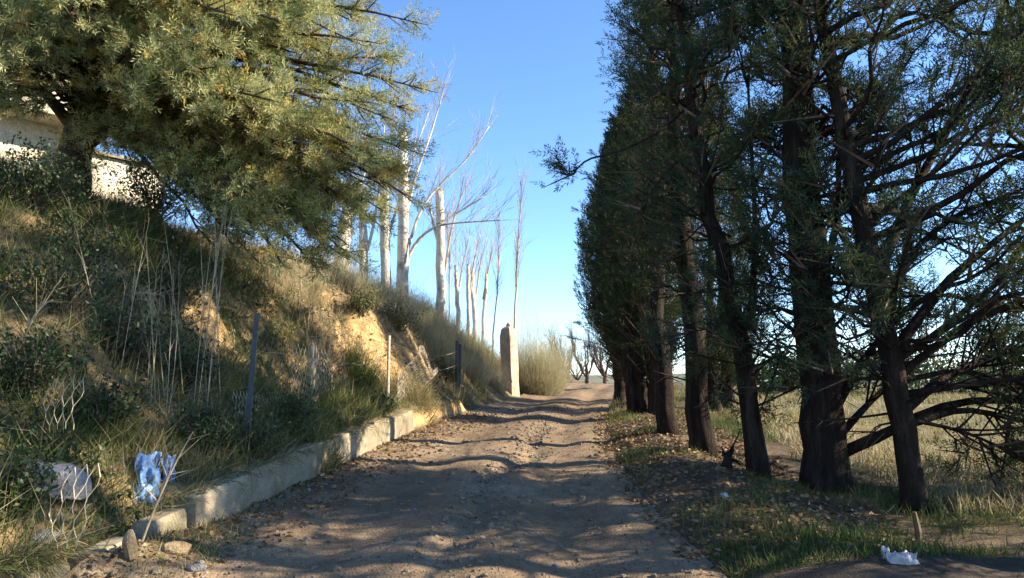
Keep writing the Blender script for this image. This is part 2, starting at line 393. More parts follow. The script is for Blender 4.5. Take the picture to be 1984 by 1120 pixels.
field = sheet('field', lambda y: Rx(y)[:, None]+fo, M['field'])
# far hills that close the horizon
HM = MB(); th = np.linspace(-.6, 2.2, 160); rr = np.array([300., 420, 560, 700]); hz = [-3, 3, 9, 6]
A, Rr = np.meshgrid(th, rr, indexing='ij'); HX = Rr*np.sin(A); HY = Rr*np.cos(A)
HZ = np.array(hz)[None]*(.6+.6*vnoise(A*9, Rr*.004, 77)); HZ[:, 0] = -4
n, k = A.shape; i = np.arange(n-1)[:, None]*k; j = np.arange(k-1)[None]
HM.add(np.stack([HX, HY, HZ], -1).reshape(-1, 3), np.stack([i+j, i+k+j, i+k+j+1, i+j+1], -1).reshape(-1, 4)); HM.build('hills', M['hills'], None, True)['kind'] = 'structure'

# side road with shade in its colour, bottom right: a sheet a little above the verge soil
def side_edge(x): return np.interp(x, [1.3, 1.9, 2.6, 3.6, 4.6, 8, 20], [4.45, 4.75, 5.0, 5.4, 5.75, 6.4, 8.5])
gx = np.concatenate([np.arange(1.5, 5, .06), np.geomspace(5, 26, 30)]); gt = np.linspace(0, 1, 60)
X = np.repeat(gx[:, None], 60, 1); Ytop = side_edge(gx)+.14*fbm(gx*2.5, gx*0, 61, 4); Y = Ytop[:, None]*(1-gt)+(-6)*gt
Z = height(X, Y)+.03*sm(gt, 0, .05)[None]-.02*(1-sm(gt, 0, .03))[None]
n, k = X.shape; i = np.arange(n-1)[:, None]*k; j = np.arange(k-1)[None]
mb = MB(); mb.add(np.stack([X, Y, Z], -1).reshape(-1, 3), np.stack([i+j, i+j+1, i+k+j+1, i+k+j], -1).reshape(-1, 4)); mb.build('shaded_side_road', M['shaded_sideroad'], None, True)['kind'] = 'structure'

# ------------------------------------------------------------------ low retaining wall, cast in lengths with joints
def wall_length(parent, y0, y1, back=0.0, top=.30, seed=0):
    g = np.random.default_rng(seed); mb = MB(); yy = np.linspace(y0+.008, y1-.008, max(6, int((y1-y0)/.09))); n = len(yy)
    x = Lx(yy)-back; zt = Zr(yy)+top+.018*fbm(yy*2.2, yy*0, seed, 3); zb = Zr(yy)-.35
    th = .16
    prof = np.array([[.0, 0], [.0, .35], [.0, .7], [.0, .94], [-.02, 1], [-th+.02, 1], [-th, .94], [-th, 0]])
    V = np.zeros((n, 8, 3))
    for q, (dx, f) in enumerate(prof):
        V[:, q] = np.stack([x+dx+.006*fbm(yy*5, yy*0+q, seed+3, 3), yy, zb*(1-f)+zt*f], 1)
    V[:, 2, 0] += .012
    i = np.arange(n-1)[:, None]*8; j = np.arange(7)[None]
    F = [np.stack([i+j, i+8+j, i+8+j+1, i+j+1], -1).reshape(-1, 4)]
    for b in (0, (n-1)*8):
        e = np.arange(8)+b; F.append(np.array([[e[0], e[1], e[6], e[7]], [e[1], e[2], e[5], e[6]], [e[2], e[3], e[4], e[5]]]))
    mb.add(V.reshape(-1, 3), F); return mb.build('wall_segment', M['concrete'], parent)
rw = thing('retaining_wall', 'low cream concrete wall holding back the bank along the left edge of the track', 'wall', (Lx(7.0), 7.0, Zr(7.0)))
for q, (a, b, bk, tp) in enumerate([(4.0, 4.3, .02, .2), (4.5, 4.85, .03, .17), (5.0, 5.36, .015, .22), (5.42, 6.2, 0, .27), (6.2, 7.9, .006, .30), (7.9, 9.2, 0, .30), (9.2, 10.8, .012, .31), (10.85, 12.2, .13, .27), (12.2, 13.6, .10, .25)]):
    wall_length(rw, a, b, bk, tp, 100+q)

# ------------------------------------------------------------------ gate pillar
pb = np.array([-.02, 20.2, 0]); pb[2] = H(.3, 20.2)-.1
gp = thing('gate_pillar', 'leaning rendered gate pillar with rounded top standing beside the broom bush', 'pillar', pb)
mb = MB(); hw, hd = .16, .21; zs = np.array([0, .5, 1.0, 1.45, 1.72, 1.84, 1.93, 1.985, 2.0])
ws = np.array([1.02, 1, 1, 1, 1, .93, .76, .52, .34])
c = math.cos(R(-30)); s = math.sin(R(-30)); V = []
ch = .94
for z, w in zip(zs, ws):
    for (a, b) in ((1, ch), (ch, 1), (-ch, 1), (-1, ch), (-1, -ch), (-ch, -1), (ch, -1), (1, -ch)):
        px, py = a*hw*w, b*hd*max(w, .8 if z < 1.95 else w)
        V.append(pb+np.array([px*c-py*s-.085*z/2, px*s+py*c, z])+rng.normal(0, .008, 3)*[1, 1, 0])
n = len(zs); i = np.arange(n-1)[:, None]*8; j = np.arange(8)[None]
F = [np.stack([i+j, i+(j+1) % 8, i+8+(j+1) % 8, i+8+j], -1).reshape(-1, 4)]
e = np.arange(8)+(n-1)*8; F.append(np.array([[e[0], e[1], e[2], e[3]], [e[0], e[3], e[4], e[7]], [e[4], e[5], e[6], e[7]]]))
mb.add(np.array(V), F); mb.build('shaft', M['plaster'], gp)
mb = MB(); top = pb+np.array([-.085, 0, 2.0]); tube(mb, [top-[0, 0, .02], top+[0, 0, .06], top+[-.01, 0, .10]], [.075, .06, .03], 7, rough=.1); mb.build('finial', M['rust'], gp)
mb = MB()
for dz in (.5, 1.45):
    q = pb+np.array([.0, 0, dz])+np.array([c*0+.02, -.24, 0]); tube(mb, [q, q+[0, -.06, 0], q+[0, -.06, .06]], .014, 6)
mb.build('hinge_pin', M['rust'], gp)

# ------------------------------------------------------------------ wire netting
def netting(mb, fn, U, Vv, cell=.075, r=.0035, drop=0.0, g=rng):
    """hexagonal netting over fn(u, v); U, Vv in metres"""
    A = []; B = []; w = cell; h = cell*1.5
    nu = int(U/w); nv = int(Vv/h)
    for a in range(nu+1):
        for b in range(nv+1):
            u = (a+.5*(b % 2))*w; v = b*h
            top = (u, v+h*.30); lo = (u, v); l = (u-w*.5, v-h*.70+h*.30*0-h*0); 
            P0 = (u, v); P1 = (u, v+h*.35); PL_ = (u-w*.5, v+h*.35+h*.65*.5*1.0); PR_ = (u+w*.5, v+h*.35+h*.65*.5)
            PL_ = (u-w*.5, v+h); PR_ = (u+w*.5, v+h)
            for s_, e_ in ((P0, P1), (P1, PL_), (P1, PR_)):
                if drop and g.random() < drop: continue
                A.append(s_); B.append(e_)
    A = np.array(A); B = np.array(B)
    k = (A[:, 0] >= 0) & (B[:, 0] >= 0) & (A[:, 0] <= U) & (B[:, 0] <= U) & (B[:, 1] <= Vv)
    a3 = fn(A[k, 0], A[k, 1]); b3 = fn(B[k, 0], B[k, 1])
    segs(mb, a3, b3, r, tint=.5, g=g)

fence_ys = [6.7, 10.75, 14.5]
fx = lambda y: Lx(y)-.36
wf = thing('wire_fence', 'sagging torn wire netting fence on three thin posts along the wall top', 'fence', (fx(10.75), 10.75, H(fx(10.75), 10.75)))
for (y, ztop, mat, r, lean, nm) in ((6.7, 2.12, 'steel', .034, .06, 'dark steel angle post'), (10.75, 2.17, 'postwood', .022, 0, 'pale round post'), (14.5, 2.3, 'steel', .035, 0, 'dark post with second stake'), (14.62, 2.24, 'steel', .03, .02, 'dark stake beside the far post')):
    mb = MB(); x = fx(y); z0 = H(x, y)-.3
    if y < 7:       # an angle section
        a = .045; t_ = .007
        pr = np.array([[0, 0], [a, 0], [a, t_], [t_, t_], [t_, a], [0, a]]); V = np.concatenate([np.c_[pr[:, 0]+x, pr[:, 1]+y, np.full(6, z0)], np.c_[pr[:, 0]+x+lean, pr[:, 1]+y, np.full(6, ztop)]])
        j = np.arange(6); mb.add(V, [np.stack([j, (j+1) % 6, (j+1) % 6+6, j+6], 1), np.array([[6, 7, 8, 9], [6, 9, 10, 11]])])
    else: tube(mb, [[x, y, z0], [x+lean, y, (z0+ztop)/2], [x+lean*1.5, y, ztop]], r, 8)
    o = mb.build('post', M[mat], wf); o['label'] = nm
g = np.random.default_rng(5)
def net_a(u, v):    # hangs on the eroded face between the first two posts
    y = 8.2+u; x = Lx(y)-.55-.12*v+.10*np.sin(u*5)*v; z = 1.02+.0*u+v+.05*np.sin(u*7+v*3)
    x = np.minimum(x, Lx(y)-.3); return np.stack([x, y, z], -1)
def net_b(u, v):    # curls over beyond the second post
    y = 10.8+u*.9; x = fx(y)+.12+.30*sm(v, .5, 1.1)-.1*u; z = 1.15+v*.75-.25*sm(u, .2, 1.2)+.06*np.sin(u*4); z = z-.25*sm(v, .9, 1.5)
    return np.stack([x, y, z], -1)
def net_c(u, v):
    y = 6.9+u; x = fx(y)-.15-.15*v; z = 1.0+v*.9-.1*u; return np.stack([x, y, z], -1)
for fn, U, V_ in ((net_a, 1.25, .95), (net_b, 1.6, 1.5), (net_c, .9, .5)):
    mb = MB(); netting(mb, fn, U, V_, .06, .0032, .06, g); mb.build('wire_netting', M['wire'], wf)
mb = MB()
for z in (.35, .75, 1.05):
    P = [[fx(y)+.01, y, H(fx(y), y)*0+1.15+z*.9-.12*math.sin((y-6.7)/4.05*PI) + .02*math.sin(y*7)] for y in np.linspace(6.7, 10.75, 24)]
    if z > .4: tube(mb, P, .0025, 3, cap=False)
    P = [[fx(y)+.01, y, 1.2+z*.85-.15*math.sin((y-10.75)/3.75*PI)] for y in np.linspace(10.75, 14.5, 18)]
    tube(mb, P, .003, 3, cap=False)
mb.build('strand', M['wire'], wf)

# ------------------------------------------------------------------ rocks and rubbish
def rock(name, u, v, size, mat, label, cat='rock', group=None, sink=.25, seed=0, flat=.7, rot=0, p=None):
    g = np.random.default_rng(seed); p = hit(u, v) if p is None else np.array(p)
    import bmesh
    bm = bmesh.new(); bmesh.ops.create_icosphere(bm, subdivisions=3, radius=1.0)
    V = np.array([q.co[:] for q in bm.verts]); F = np.array([[q.index for q in f.verts] for f in bm.faces]); bm.free()
    for _ in range(9):       # chop flat faces
        nrm = unit(g.normal(size=3)); d = V@nrm; lim = g.uniform(.45, .8); V = V-np.outer(np.maximum(d-lim, 0), nrm)*.92
    V = V*(1+.10*(vnoise(V[:, 0]*3+V[:, 2]*2, V[:, 1]*3, seed)-.5)[:, None])
    V = V*np.array(size)[None]; c, s = math.cos(rot), math.sin(rot); V = np.c_[V[:, 0]*c-V[:, 1]*s, V[:, 0]*s+V[:, 1]*c, V[:, 2]]
    mb = MB(); mb.add(V+p+np.array([0, 0, size[2]*(1-2*sink)*.5]), F); o = mb.build(name, M[mat], None, False, p); return tag(o, label, cat, group)
rock('boulder', 112, 950, (.24, .2, .17), 'rock', 'large pale blue-grey limestone boulder on the shaded bank left of the blue sack', seed=3, sink=.2, rot=.3)
rock('rock', 86, 1052, (.085, .08, .085), 'rock', 'small whitish rock low on the bank below the boulder', seed=6)
rock('rock', 250, 1082, (.05, .05, .12), 'ochre_rock', 'upright yellow rubble chunk at the near wall end', cat='rubble', seed=8, sink=.1)
rock('rock', 365, 1018, (.05, .06, .09), 'ochre_rock', 'yellow broken lump against the foot of the wall', cat='rubble', seed=9, sink=.15)
rock('rock', 382, 1106, (.07, .06, .035), 'rock', 'flat pale stone at the bottom edge of the track', seed=12)
rock('rock', 345, 1070, (.11, .09, .06), 'ochre_rock', 'brown stone in the litter at the wall foot', seed=14)
rock('rock', 445, 1040, (.08, .06, .04), 'ochre_rock', 'low brown stone at the left edge of the track', seed=15)
rock('rock', 1402, 962, (.05, .04, .03), 'whiteplastic', 'small white stone in the grass before the cypress trunks', seed=16)
rock('rock', 1078, 1098, (.03, .03, .02), 'rock', 'small bright stone in the gully at the bottom of the track', seed=17)

def crumple(name, u, v, size, mat, label, cat, seed, tilt=None, y=None):
    g = np.random.default_rng(seed); p = hit(u, v); n = 15
    a = np.linspace(-1, 1, n); U, V_ = np.meshgrid(a, a, indexing='ij')
    out = 1-.25*vnoise(U*2+3, V_*2, seed)
    X = U*size[0]*out; Z = V_*size[1]*out; Yd = size[2]*(1.8*fbm(U*1.6, V_*1.6, seed, 3)+.8*fbm(U*5, V_*5, seed+4, 2))+.05*(1-np.clip(U**2+V_**2, 0, 1))
    nrm = unit(np.array(tilt)); up = unit(np.cross(nrm, np.cross([0, 0, 1.0], nrm))); rt = np.cross(up, nrm)
    P = p+X[..., None]*rt+Z[..., None]*up+(Yd[..., None]+.04)*nrm
    i = np.arange(n-1)[:, None]*n; j = np.arange(n-1)[None]; Q = np.stack([i+j, i+n+j, i+n+j+1, i+j+1], -1).reshape(-1, 4)
    back = P-nrm*.012
    k = n*n; border = np.concatenate([np.arange(n), np.arange(n-1, k, n)[1:], np.arange(k-1, k-n-1, -1)[1:], np.arange(k-n, -1, -n)[1:]])
    br = np.stack([border[:-1], border[1:], border[1:]+k, border[:-1]+k], 1)
    mb = MB(); mb.add(np.vstack([P.reshape(-1, 3), back.reshape(-1, 3)]), [Q, Q[:, ::-1]+k, br]); o = mb.build(name, M[mat], None, True, p); return tag(o, label, cat)
crumple('plastic_sack', 285, 928, (.095, .19, .05), 'bluesack', 'crumpled bright blue plastic sack snagged on the bank above the wall', 'sack', 4, (.5, -.8, .35))
crumple('plastic_sack', 324, 918, (.055, .13, .04), 'bluesack', 'smaller torn blue plastic piece just right of the crumpled blue sack', 'sack', 9, (.6, -.75, .3))
crumple('plastic_litter', 1745, 1094, (.10, .075, .06), 'whiteplastic', 'crumpled white plastic litter on the ground at lower right', 'litter', 14, (-.1, -.6, .8))

def loose_net(u, v, U, V_, ang, label, seed):
    g = np.random.default_rng(seed); p = hit(u, v); mb = MB()
    ax = unit(np.array([.95, -.25, .1])); up = unit(np.array([.06, .05, 1.0]))
    def fn(a, b):
        q = p+(a-U/2)[:, None]*ax+(b)[:, None]*up; q = q+np.stack([0*a, -.30-.05*np.sin(b*8+a*4), .10+.03*np.sin(a*9)], -1); return q
    netting(mb, fn, U, V_, .072, .003, 0, g); o = mb.build('loose_netting', M['wire'], None, False, p); return tag(o, label, 'netting')
loose_net(165, 862, .30, .42, .3, 'torn strip of wire netting lying on the weeds above the boulder', 1)
loose_net(188, 1082, .26, .44, .2, 'torn wire netting strip full of dry grass below the blue sack', 2)

# concrete drain slab, stake, broken stump on the right
def box(mb, c, sx, sy, sz, rot=0.0, bev=.02):
    x, y, z = sx/2, sy/2, sz; b = bev
    ring = lambda dx, dy, zz: [[-dx, -dy, zz], [dx, -dy, zz], [dx, dy, zz], [-dx, dy, zz]]
    V = np.array(ring(x, y, 0)+ring(x, y, z-b)+ring(x-b, y-b, z)); cs, sn = math.cos(rot), math.sin(rot)
    V = np.c_[V[:, 0]*cs-V[:, 1]*sn, V[:, 0]*sn+V[:, 1]*cs, V[:, 2]]+np.array(c)
    j = np.arange(4); F = [np.stack([j+4*k, (j+1) % 4+4*k, (j+1) % 4+4*k+4, j+4*k+4], 1) for k in (0, 1)]+[np.array([[8, 9, 10, 11]])]
    mb.add(V, F)
p = hit(1782, 1062); mb = MB(); tube(mb, [p-[0, 0, .1], p+[-.005, 0, .11], p+[-.015, .01, .23]], [.022, .02, .014], 6, rough=.12); tag(mb.build('stake', M['stake'], None, False, p), 'short weathered brown stake standing beside the side road', 'stake')

# ------------------------------------------------------------------ house behind the big conifer
hb = np.array([-8.6, 15.0, 4.0])
hs = thing('house', 'cream plastered house on the bank half hidden behind the big conifer', 'house', hb)
def quadbox(mb, x0, x1, y0, y1, z0, z1, b=.01): box(mb, ((x0+x1)/2+hb[0], (y0+y1)/2+hb[1], z0), x1-x0, y1-y0, z1-z0, 0, b)
mb = MB(); quadbox(mb, -6, -.7, .5, 7, 3.2, 6.75); mb.build('wall', M['wallplaster'], hs)          # lower storey, set back
# upper storey jutting over it, its gable to the side
mb = MB(); x0, x1, y0, y1, z0, z1, zr_ = hb[0]-6.5, hb[0]-.1, hb[1]-.3, hb[1]+7, 6.75, 8.1, 9.6; ym = (y0+y1)/2
V = np.array([[x0, y0, z0], [x1, y0, z0], [x1, y1, z0], [x0, y1, z0], [x0, y0, z1], [x1, y0, z1], [x1, y1, z1], [x0, y1, z1], [x0, ym, zr_], [x1, ym, zr_]])
mb.add(V, [np.array([[0, 1, 5, 4], [2, 3, 7, 6], [0, 3, 2, 1]]), np.array([[1, 2, 6], [1, 6, 9], [1, 9, 5], [3, 0, 4], [3, 4, 8], [3, 8, 7]])]); mb.build('wall', M['wallplaster'], hs)
mb = MB()
for (ya, za, yb, zb) in ((y0-.4, z1-.14, ym, zr_+.03), (y1+.4, z1-.14, ym, zr_+.03)):
    a = [[x0-.3, ya, za], [x1+.35, ya, za], [x1+.35, yb, zb], [x0-.3, yb, zb]]; V = np.array(a+[[q[0], q[1], q[2]+.14] for q in a])
    mb.add(V, [np.array([[0, 1, 2, 3], [4, 5, 6, 7], [0, 1, 5, 4], [1, 2, 6, 5], [3, 0, 4, 7]])])
mb.build('roof', M['rooftile'], hs)
mb = MB(); quadbox(mb, -.69, 1.35, .2, 2.6, 3.2, 6.25); mb.build('wall', M['wallplaster'], hs)           # low annex
mb = MB(); quadbox(mb, -.69, 1.42, .1, 2.7, 6.252, 6.32); mb.build('roof', M['concrete'], hs)
mb = MB(); quadbox(mb, -3.2, -2.3, .46, .498, 5.3, 6.3); w_ = mb.build('window', M['postwood'], hs)
mb = MB(); quadbox(mb, -3.13, -2.37, .45, .458, 5.37, 6.23, .002); pn = mb.build('pane', M['darkglass'], w_); pn.location = [-c for c in hb]
w_.location = (0, 0, 0)
hs.rotation_euler = (0, 0, R(48))

# ------------------------------------------------------------------ trees
def bez(a, b, c, n=8):
    t = np.linspace(0, 1, n)[:, None]; a, b, c = map(np.asarray, (a, b, c)); return (1-t)**2*a+2*t*(1-t)*b+t*t*c
def along(P, t):
    k = t*(len(P)-1); i = np.minimum(k.astype(int), len(P)-2); f = (k-i)[:, None]
    return P[i]*(1-f)+P[i+1]*f, unit(P[i+1]-P[i])

def foliate(fol, twig, P, g, t0, dens, size, tpl, spread=.45, lat=(.9, .3), droop=-.05, tint=(.5, .18), lift=.2, flatz=.35, per=7, jit=.035):
    """side shoots along a branch carrying tufts"""
    L = np.linalg.norm(np.diff(P, axis=0), axis=1).sum(); n = max(3, int(dens*L))
    t = t0+(1-t0)*np.sqrt(g.random(n)); t[-1] = 1.0
    Q, T = along(P, t)
    side = unit(np.cross(T, [0, 0, 1.0]))*g.choice([-1, 1], n)[:, None]
    D = unit(T*g.uniform(.4, 1.1, (n, 1))+side*g.uniform(.1, 1.1, (n, 1))+np.c_[np.zeros((n, 2)), g.normal(droop+.12, flatz, n)])
    D[-1] = T[-1]
    l = (lat[0]*(1-t)+lat[1])*g.uniform(.6, 1.25, n)
    stamp(twig, TWIG, Q, D, np.stack([.010+.008*l, .010+.008*l, l], 1), .5, g)
    m = per; s = np.tile(np.linspace(.18, 1.0, m), (n, 1))+g.uniform(-.06, .06, (n, m))
    PP = Q[:, None]+D[:, None]*(l[:, None]*s)[..., None]+g.normal(0, jit, (n, m, 3))
    DD = unit(D[:, None]*.8+g.normal(0, spread, (n, m, 3))+np.array([0, 0, lift]))
    PP = PP.reshape(-1, 3); DD = DD.reshape(-1, 3); N_ = len(PP)
    br = np.repeat(g.normal(0, .12, n), m)
    tn = np.clip(g.normal(tint[0], tint[1], N_)+br, 0, 1); sz = size*g.uniform(.5, 1.5, N_)
    w = g.integers(0, len(tpl), N_)
    for q in range(len(tpl)):
        k = w == q; stamp(fol, tpl[q], PP[k], DD[k], sz[k], tn[k], g)

def trunk_mesh(parent, P, r, mat, sides=11, rough=.07, g=rng, flare=1.5, name='trunk'):
    mb = MB(); P = np.asarray(P, float); n = 16; t = np.linspace(0, 1, n); k = np.linspace(0, 1, len(P))
    Q = np.stack([np.interp(t, k, P[:, c]) for c in range(3)], 1); Q[1:-1] = (Q[:-2]+2*Q[1:-1]+Q[2:])/4
    rad = np.interp(t, np.linspace(0, 1, len(r)), r); rad = rad*(1+(flare-1)*np.exp(-t*14))
    Q[1:-1, :2] += g.normal(0, .012, (n-2, 2)); tube(mb, Q, rad, sides, rough=rough, g=g); mb.build(name, M[mat], parent, True); return Q, rad

# --- the big yellow-green conifer on the left bank
def big_conifer():
    g = np.random.default_rng(101); bx, by = -6.05, 9.9; bz = H(bx, by)
    root = thing('conifer', 'big yellow-green cypress with drooping boughs on the left bank before the house', 'tree', (bx, by, bz))
    T, tr = trunk_mesh(root, [[bx-.1, by, bz-.2], [bx+.05, by, bz+1.2], [bx+.3, by+.1, 7.0], [bx+.5, by+.2, 10.2]], [.25, .19, .13, .05], 'bark_warm', 12, .06, g, 1.5)
    fol, tw, br = MB(), MB(), MB()
    specs = []
    for i in range(150):
        az = g.uniform(-PI, PI)
        right = max(0, math.cos(az)); front = max(0, -math.sin(az))
        zmin = 5.5-1.7*right**1.5-.35*front*(1-right); rmax = 2.6+2.0*right**1.2+.3*front
        zt = zmin+(9.6-zmin)*g.random()**1.15
        rad = rmax*(1-.55*max(0, (zt-5.5)/4.5))*g.uniform(.72, 1.0)
        specs.append((az, zt, rad))
    for (u, v, y) in ((800, 42, 9.3), (803, 168, 9.0), (790, 290, 9.2), (783, 375, 9.0), (760, 330, 9.4), (600, 505, 8.9), (690, 505, 9.3), (540, 500, 8.6), (740, 225, 9.1), (745, 110, 9.0), (720, 425, 9.0), (600, 440, 8.6), (500, 430, 8.2), (250, 300, 9.0), (310, 330, 9.2), (60, 215, 8.6), (200, 270, 9.0), (360, 350, 9.0)):
        q = at(u, v, y); specs.append((math.atan2(q[1]-by, q[0]-bx), q[2], math.hypot(q[0]-bx, q[1]-by)))
    for i in range(60):      # boughs that fill the middle of the visible side
        v_ = g.uniform(-60, 450); q = at(g.uniform(330, 760-max(0, v_-330)*1.0), v_, g.uniform(7.9, 10.2)); specs.append((math.atan2(q[1]-by, q[0]-bx), q[2], math.hypot(q[0]-bx, q[1]-by)))
    for i in range(105):
        u_, v_ = g.uniform(-80, 420), g.uniform(-120, 215)
        if 20 < u_ < 215 and v_ > 110: continue
        q = at(u_, v_, g.uniform(7.4, 9.6)); specs.append((math.atan2(q[1]-by, q[0]-bx), q[2], math.hypot(q[0]-bx, q[1]-by)))
    for i in range(18):
        v_ = g.uniform(360, 500); q = at(g.uniform(420, 760-(v_-330)*.7), v_, g.uniform(8.3, 9.8)); specs.append((math.atan2(q[1]-by, q[0]-bx), q[2], math.hypot(q[0]-bx, q[1]-by)))
    for i in range(26):
        q = at(g.uniform(150, 430), g.uniform(190, 330), g.uniform(8.6, 10.6)); specs.append((math.atan2(q[1]-by, q[0]-bx), q[2], math.hypot(q[0]-bx, q[1]-by)))
    for az, zt, rad in specs:
        tip = np.array([bx+rad*math.cos(az), by+rad*math.sin(az), zt])
        zs_ = np.clip(zt+g.uniform(-.1, .9)*rad*.3+.2, bz+1.3, 9.8); st = np.array([np.interp(zs_, T[:, 2], T[:, 0]), np.interp(zs_, T[:, 2], T[:, 1]), zs_])
        mid = (st+tip)/2+np.array([0, 0, .12*rad+.1]); P = bez(st, mid, tip, 9); P[1:-1] += g.normal(0, .04, (7, 3))
        tube(br, P, np.linspace(.012+.014*rad, .008, 9), 5, cap=False)
        foliate(fol, tw, P, g, .28, 4.9, .245, PLC, .45, (.42, .26), 0, (.59, .16), .35, .35, 6, .02)
    for pts, r in (([[bx+.1, by, bz+1.1], [bx+.9, by-.3, 5.9], [bx+1.4, by-.4, 7.4], [bx+1.8, by-.4, 9]], .09), ([[bx, by, bz+1.0], [bx-.45, by-.3, 5.6], [bx-.8, by-.4, 6.6], [bx-.9, by-.4, 8.5]], .08), ([[bx+.1, by-.1, bz+.7], [bx+.9, by-.5, bz+1.0], [bx+1.8, by-.8, bz+1.5]], .09)):
        mb = MB(); P = np.array(pts); t = np.linspace(0, 1, 10); k = np.linspace(0, 1, len(P)); Q = np.stack([np.interp(t, k, P[:, c]) for c in range(3)], 1); Q[1:-1] = (Q[:-2]+2*Q[1:-1]+Q[2:])/4
        tube(mb, Q, np.linspace(r, r*.4, 10), 9, rough=.05, g=g); mb.build('limb', M['bark_warm'], root, True)
        foliate(fol, tw, Q, g, .55, 6, .24, PLC, .5, (.6, .3), 0, (.45, .15), .2, .35, 6)
    br.build('boughs', M['bark_warm'], root, True)['kind'] = 'stuff'; tw.build('twigs', M['bark_warm'], root)['kind'] = 'stuff'
    fol.build('crown', M['conifer'], root)['kind'] = 'stuff'
big_conifer()

# --- dense columnar cypresses of the row, farther up the track
def column_cypress(x, y, top, rad, label, seed, base=1.2, stems=3, n=5200):
    g = np.random.default_rng(seed); bz = H(x, y); root = thing('cypress', label, 'tree', (x, y, bz), 'cypress row along the right side of the track')
    for q in range(stems):
        a = g.uniform(0, 2*PI); d = .12+.1*q
        b0 = np.array([x+d*math.cos(a), y+d*math.sin(a), bz-.15]); b1 = b0+[.12*math.cos(a), .12*math.sin(a), base+.5]; b2 = np.array([x+.1*math.cos(a), y+.1*math.sin(a), top*.75])
        trunk_mesh(root, [b0, b1, b2], [.13-.02*q, .10-.02*q, .03], 'bark', 9, .08, g, 1.4)
    fol, tw = MB(), MB()
    t = g.random(n)**.9; z = bz+base+(top-bz-base)*t
    prof = rad*np.minimum(1, (t*3.2+.22))*np.sqrt(np.maximum(1-t**3.2, .0))+.05
    a = g.uniform(0, 2*PI, n); lob = 1+.20*np.sin(a*3+z*1.1+seed)+.22*fbm(a*2.2, z*1.6, seed, 3)
    r = prof*lob*(.35+.65*g.random(n)**.45)
    P = np.stack([x+r*np.cos(a)+.08*np.sin(z), y+r*np.sin(a), z], 1)
    D = unit(np.stack([np.cos(a)*.55, np.sin(a)*.55, np.full(n, .95)], 1)+g.normal(0, .25, (n, 3)))
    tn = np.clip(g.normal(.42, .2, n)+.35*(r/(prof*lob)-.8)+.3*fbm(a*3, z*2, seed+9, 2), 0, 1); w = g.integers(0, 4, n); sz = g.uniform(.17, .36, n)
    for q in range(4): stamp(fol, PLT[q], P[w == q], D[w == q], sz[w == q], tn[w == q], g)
    for q in range(9):       # stray sprays that break the outline
        a_ = g.uniform(PI*.6, PI*1.5); zq = g.uniform(bz+base+.6, top-.5); tq = (zq-bz-base)/(top-bz-base); r0 = rad*.75*math.sqrt(max(1-tq**3.2, .05)); A0 = np.array([x+r0*math.cos(a_), y+r0*math.sin(a_), zq])
        dq = unit(np.array([math.cos(a_), math.sin(a_), g.uniform(.1, .9)])); L_ = g.uniform(.3, .75); segs(tw, [A0], [A0+dq*L_], .008, None, .5, g); w_ = 12; tt = g.uniform(.1, 1, (w_, 1))
        stamp(fol, PLT[q % 4], A0+dq*L_*tt, unit(dq+g.normal(0, .35, (w_, 3))), g.uniform(.14, .24, w_), g.uniform(.3, .7, w_), g)
    m = 260; zz = g.uniform(bz+.4, bz+base+1.2, m); aa = g.uniform(0, 2*PI, m); rr_ = g.uniform(.05, rad*.5, m)
    A = np.stack([x+rr_*np.cos(aa), y+rr_*np.sin(aa), zz], 1); DD = unit(np.stack([np.cos(aa), np.sin(aa), g.uniform(.2, 1.4, m)], 1))
    stamp(tw, TWIG, A, DD, np.stack([np.full(m, .008), np.full(m, .008), g.uniform(.2, .7, m)], 1), .5, g)
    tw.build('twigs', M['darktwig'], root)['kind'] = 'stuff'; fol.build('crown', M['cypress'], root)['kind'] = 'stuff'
for q, (y, dx, top, rad, lab) in enumerate([
    (24.8, .20, 7.6, .85, 'farthest dark columnar cypress of the row, at the crest of the track'),
    (18.5, .30, 7.3, .80, 'dark columnar cypress, second from the crest in the row'),
    (16.5, .35, 7.3, .78, 'dark cypress in the middle of the row, third from the crest'),
    (14.7, .58, 6.9, .70, 'dark many-stemmed cypress, fourth from the crest in the row'),
    (12.8, .76, 6.9, .58, 'dark many-stemmed cypress at the near end of the dense part of the row')]):
    column_cypress(Rx(y)+dx, y, top, rad, lab, 200+q, base=.5, n=3900)
column_cypress(4.15, 14.8, 6.6, .85, 'dark cypress standing behind the row, seen between the slim trunks', 231, base=.45, n=3000)
column_cypress(5.15, 17.6, 6.4, .85, 'dark cypress behind the row, farther back towards the field', 232, base=.4, n=2600)

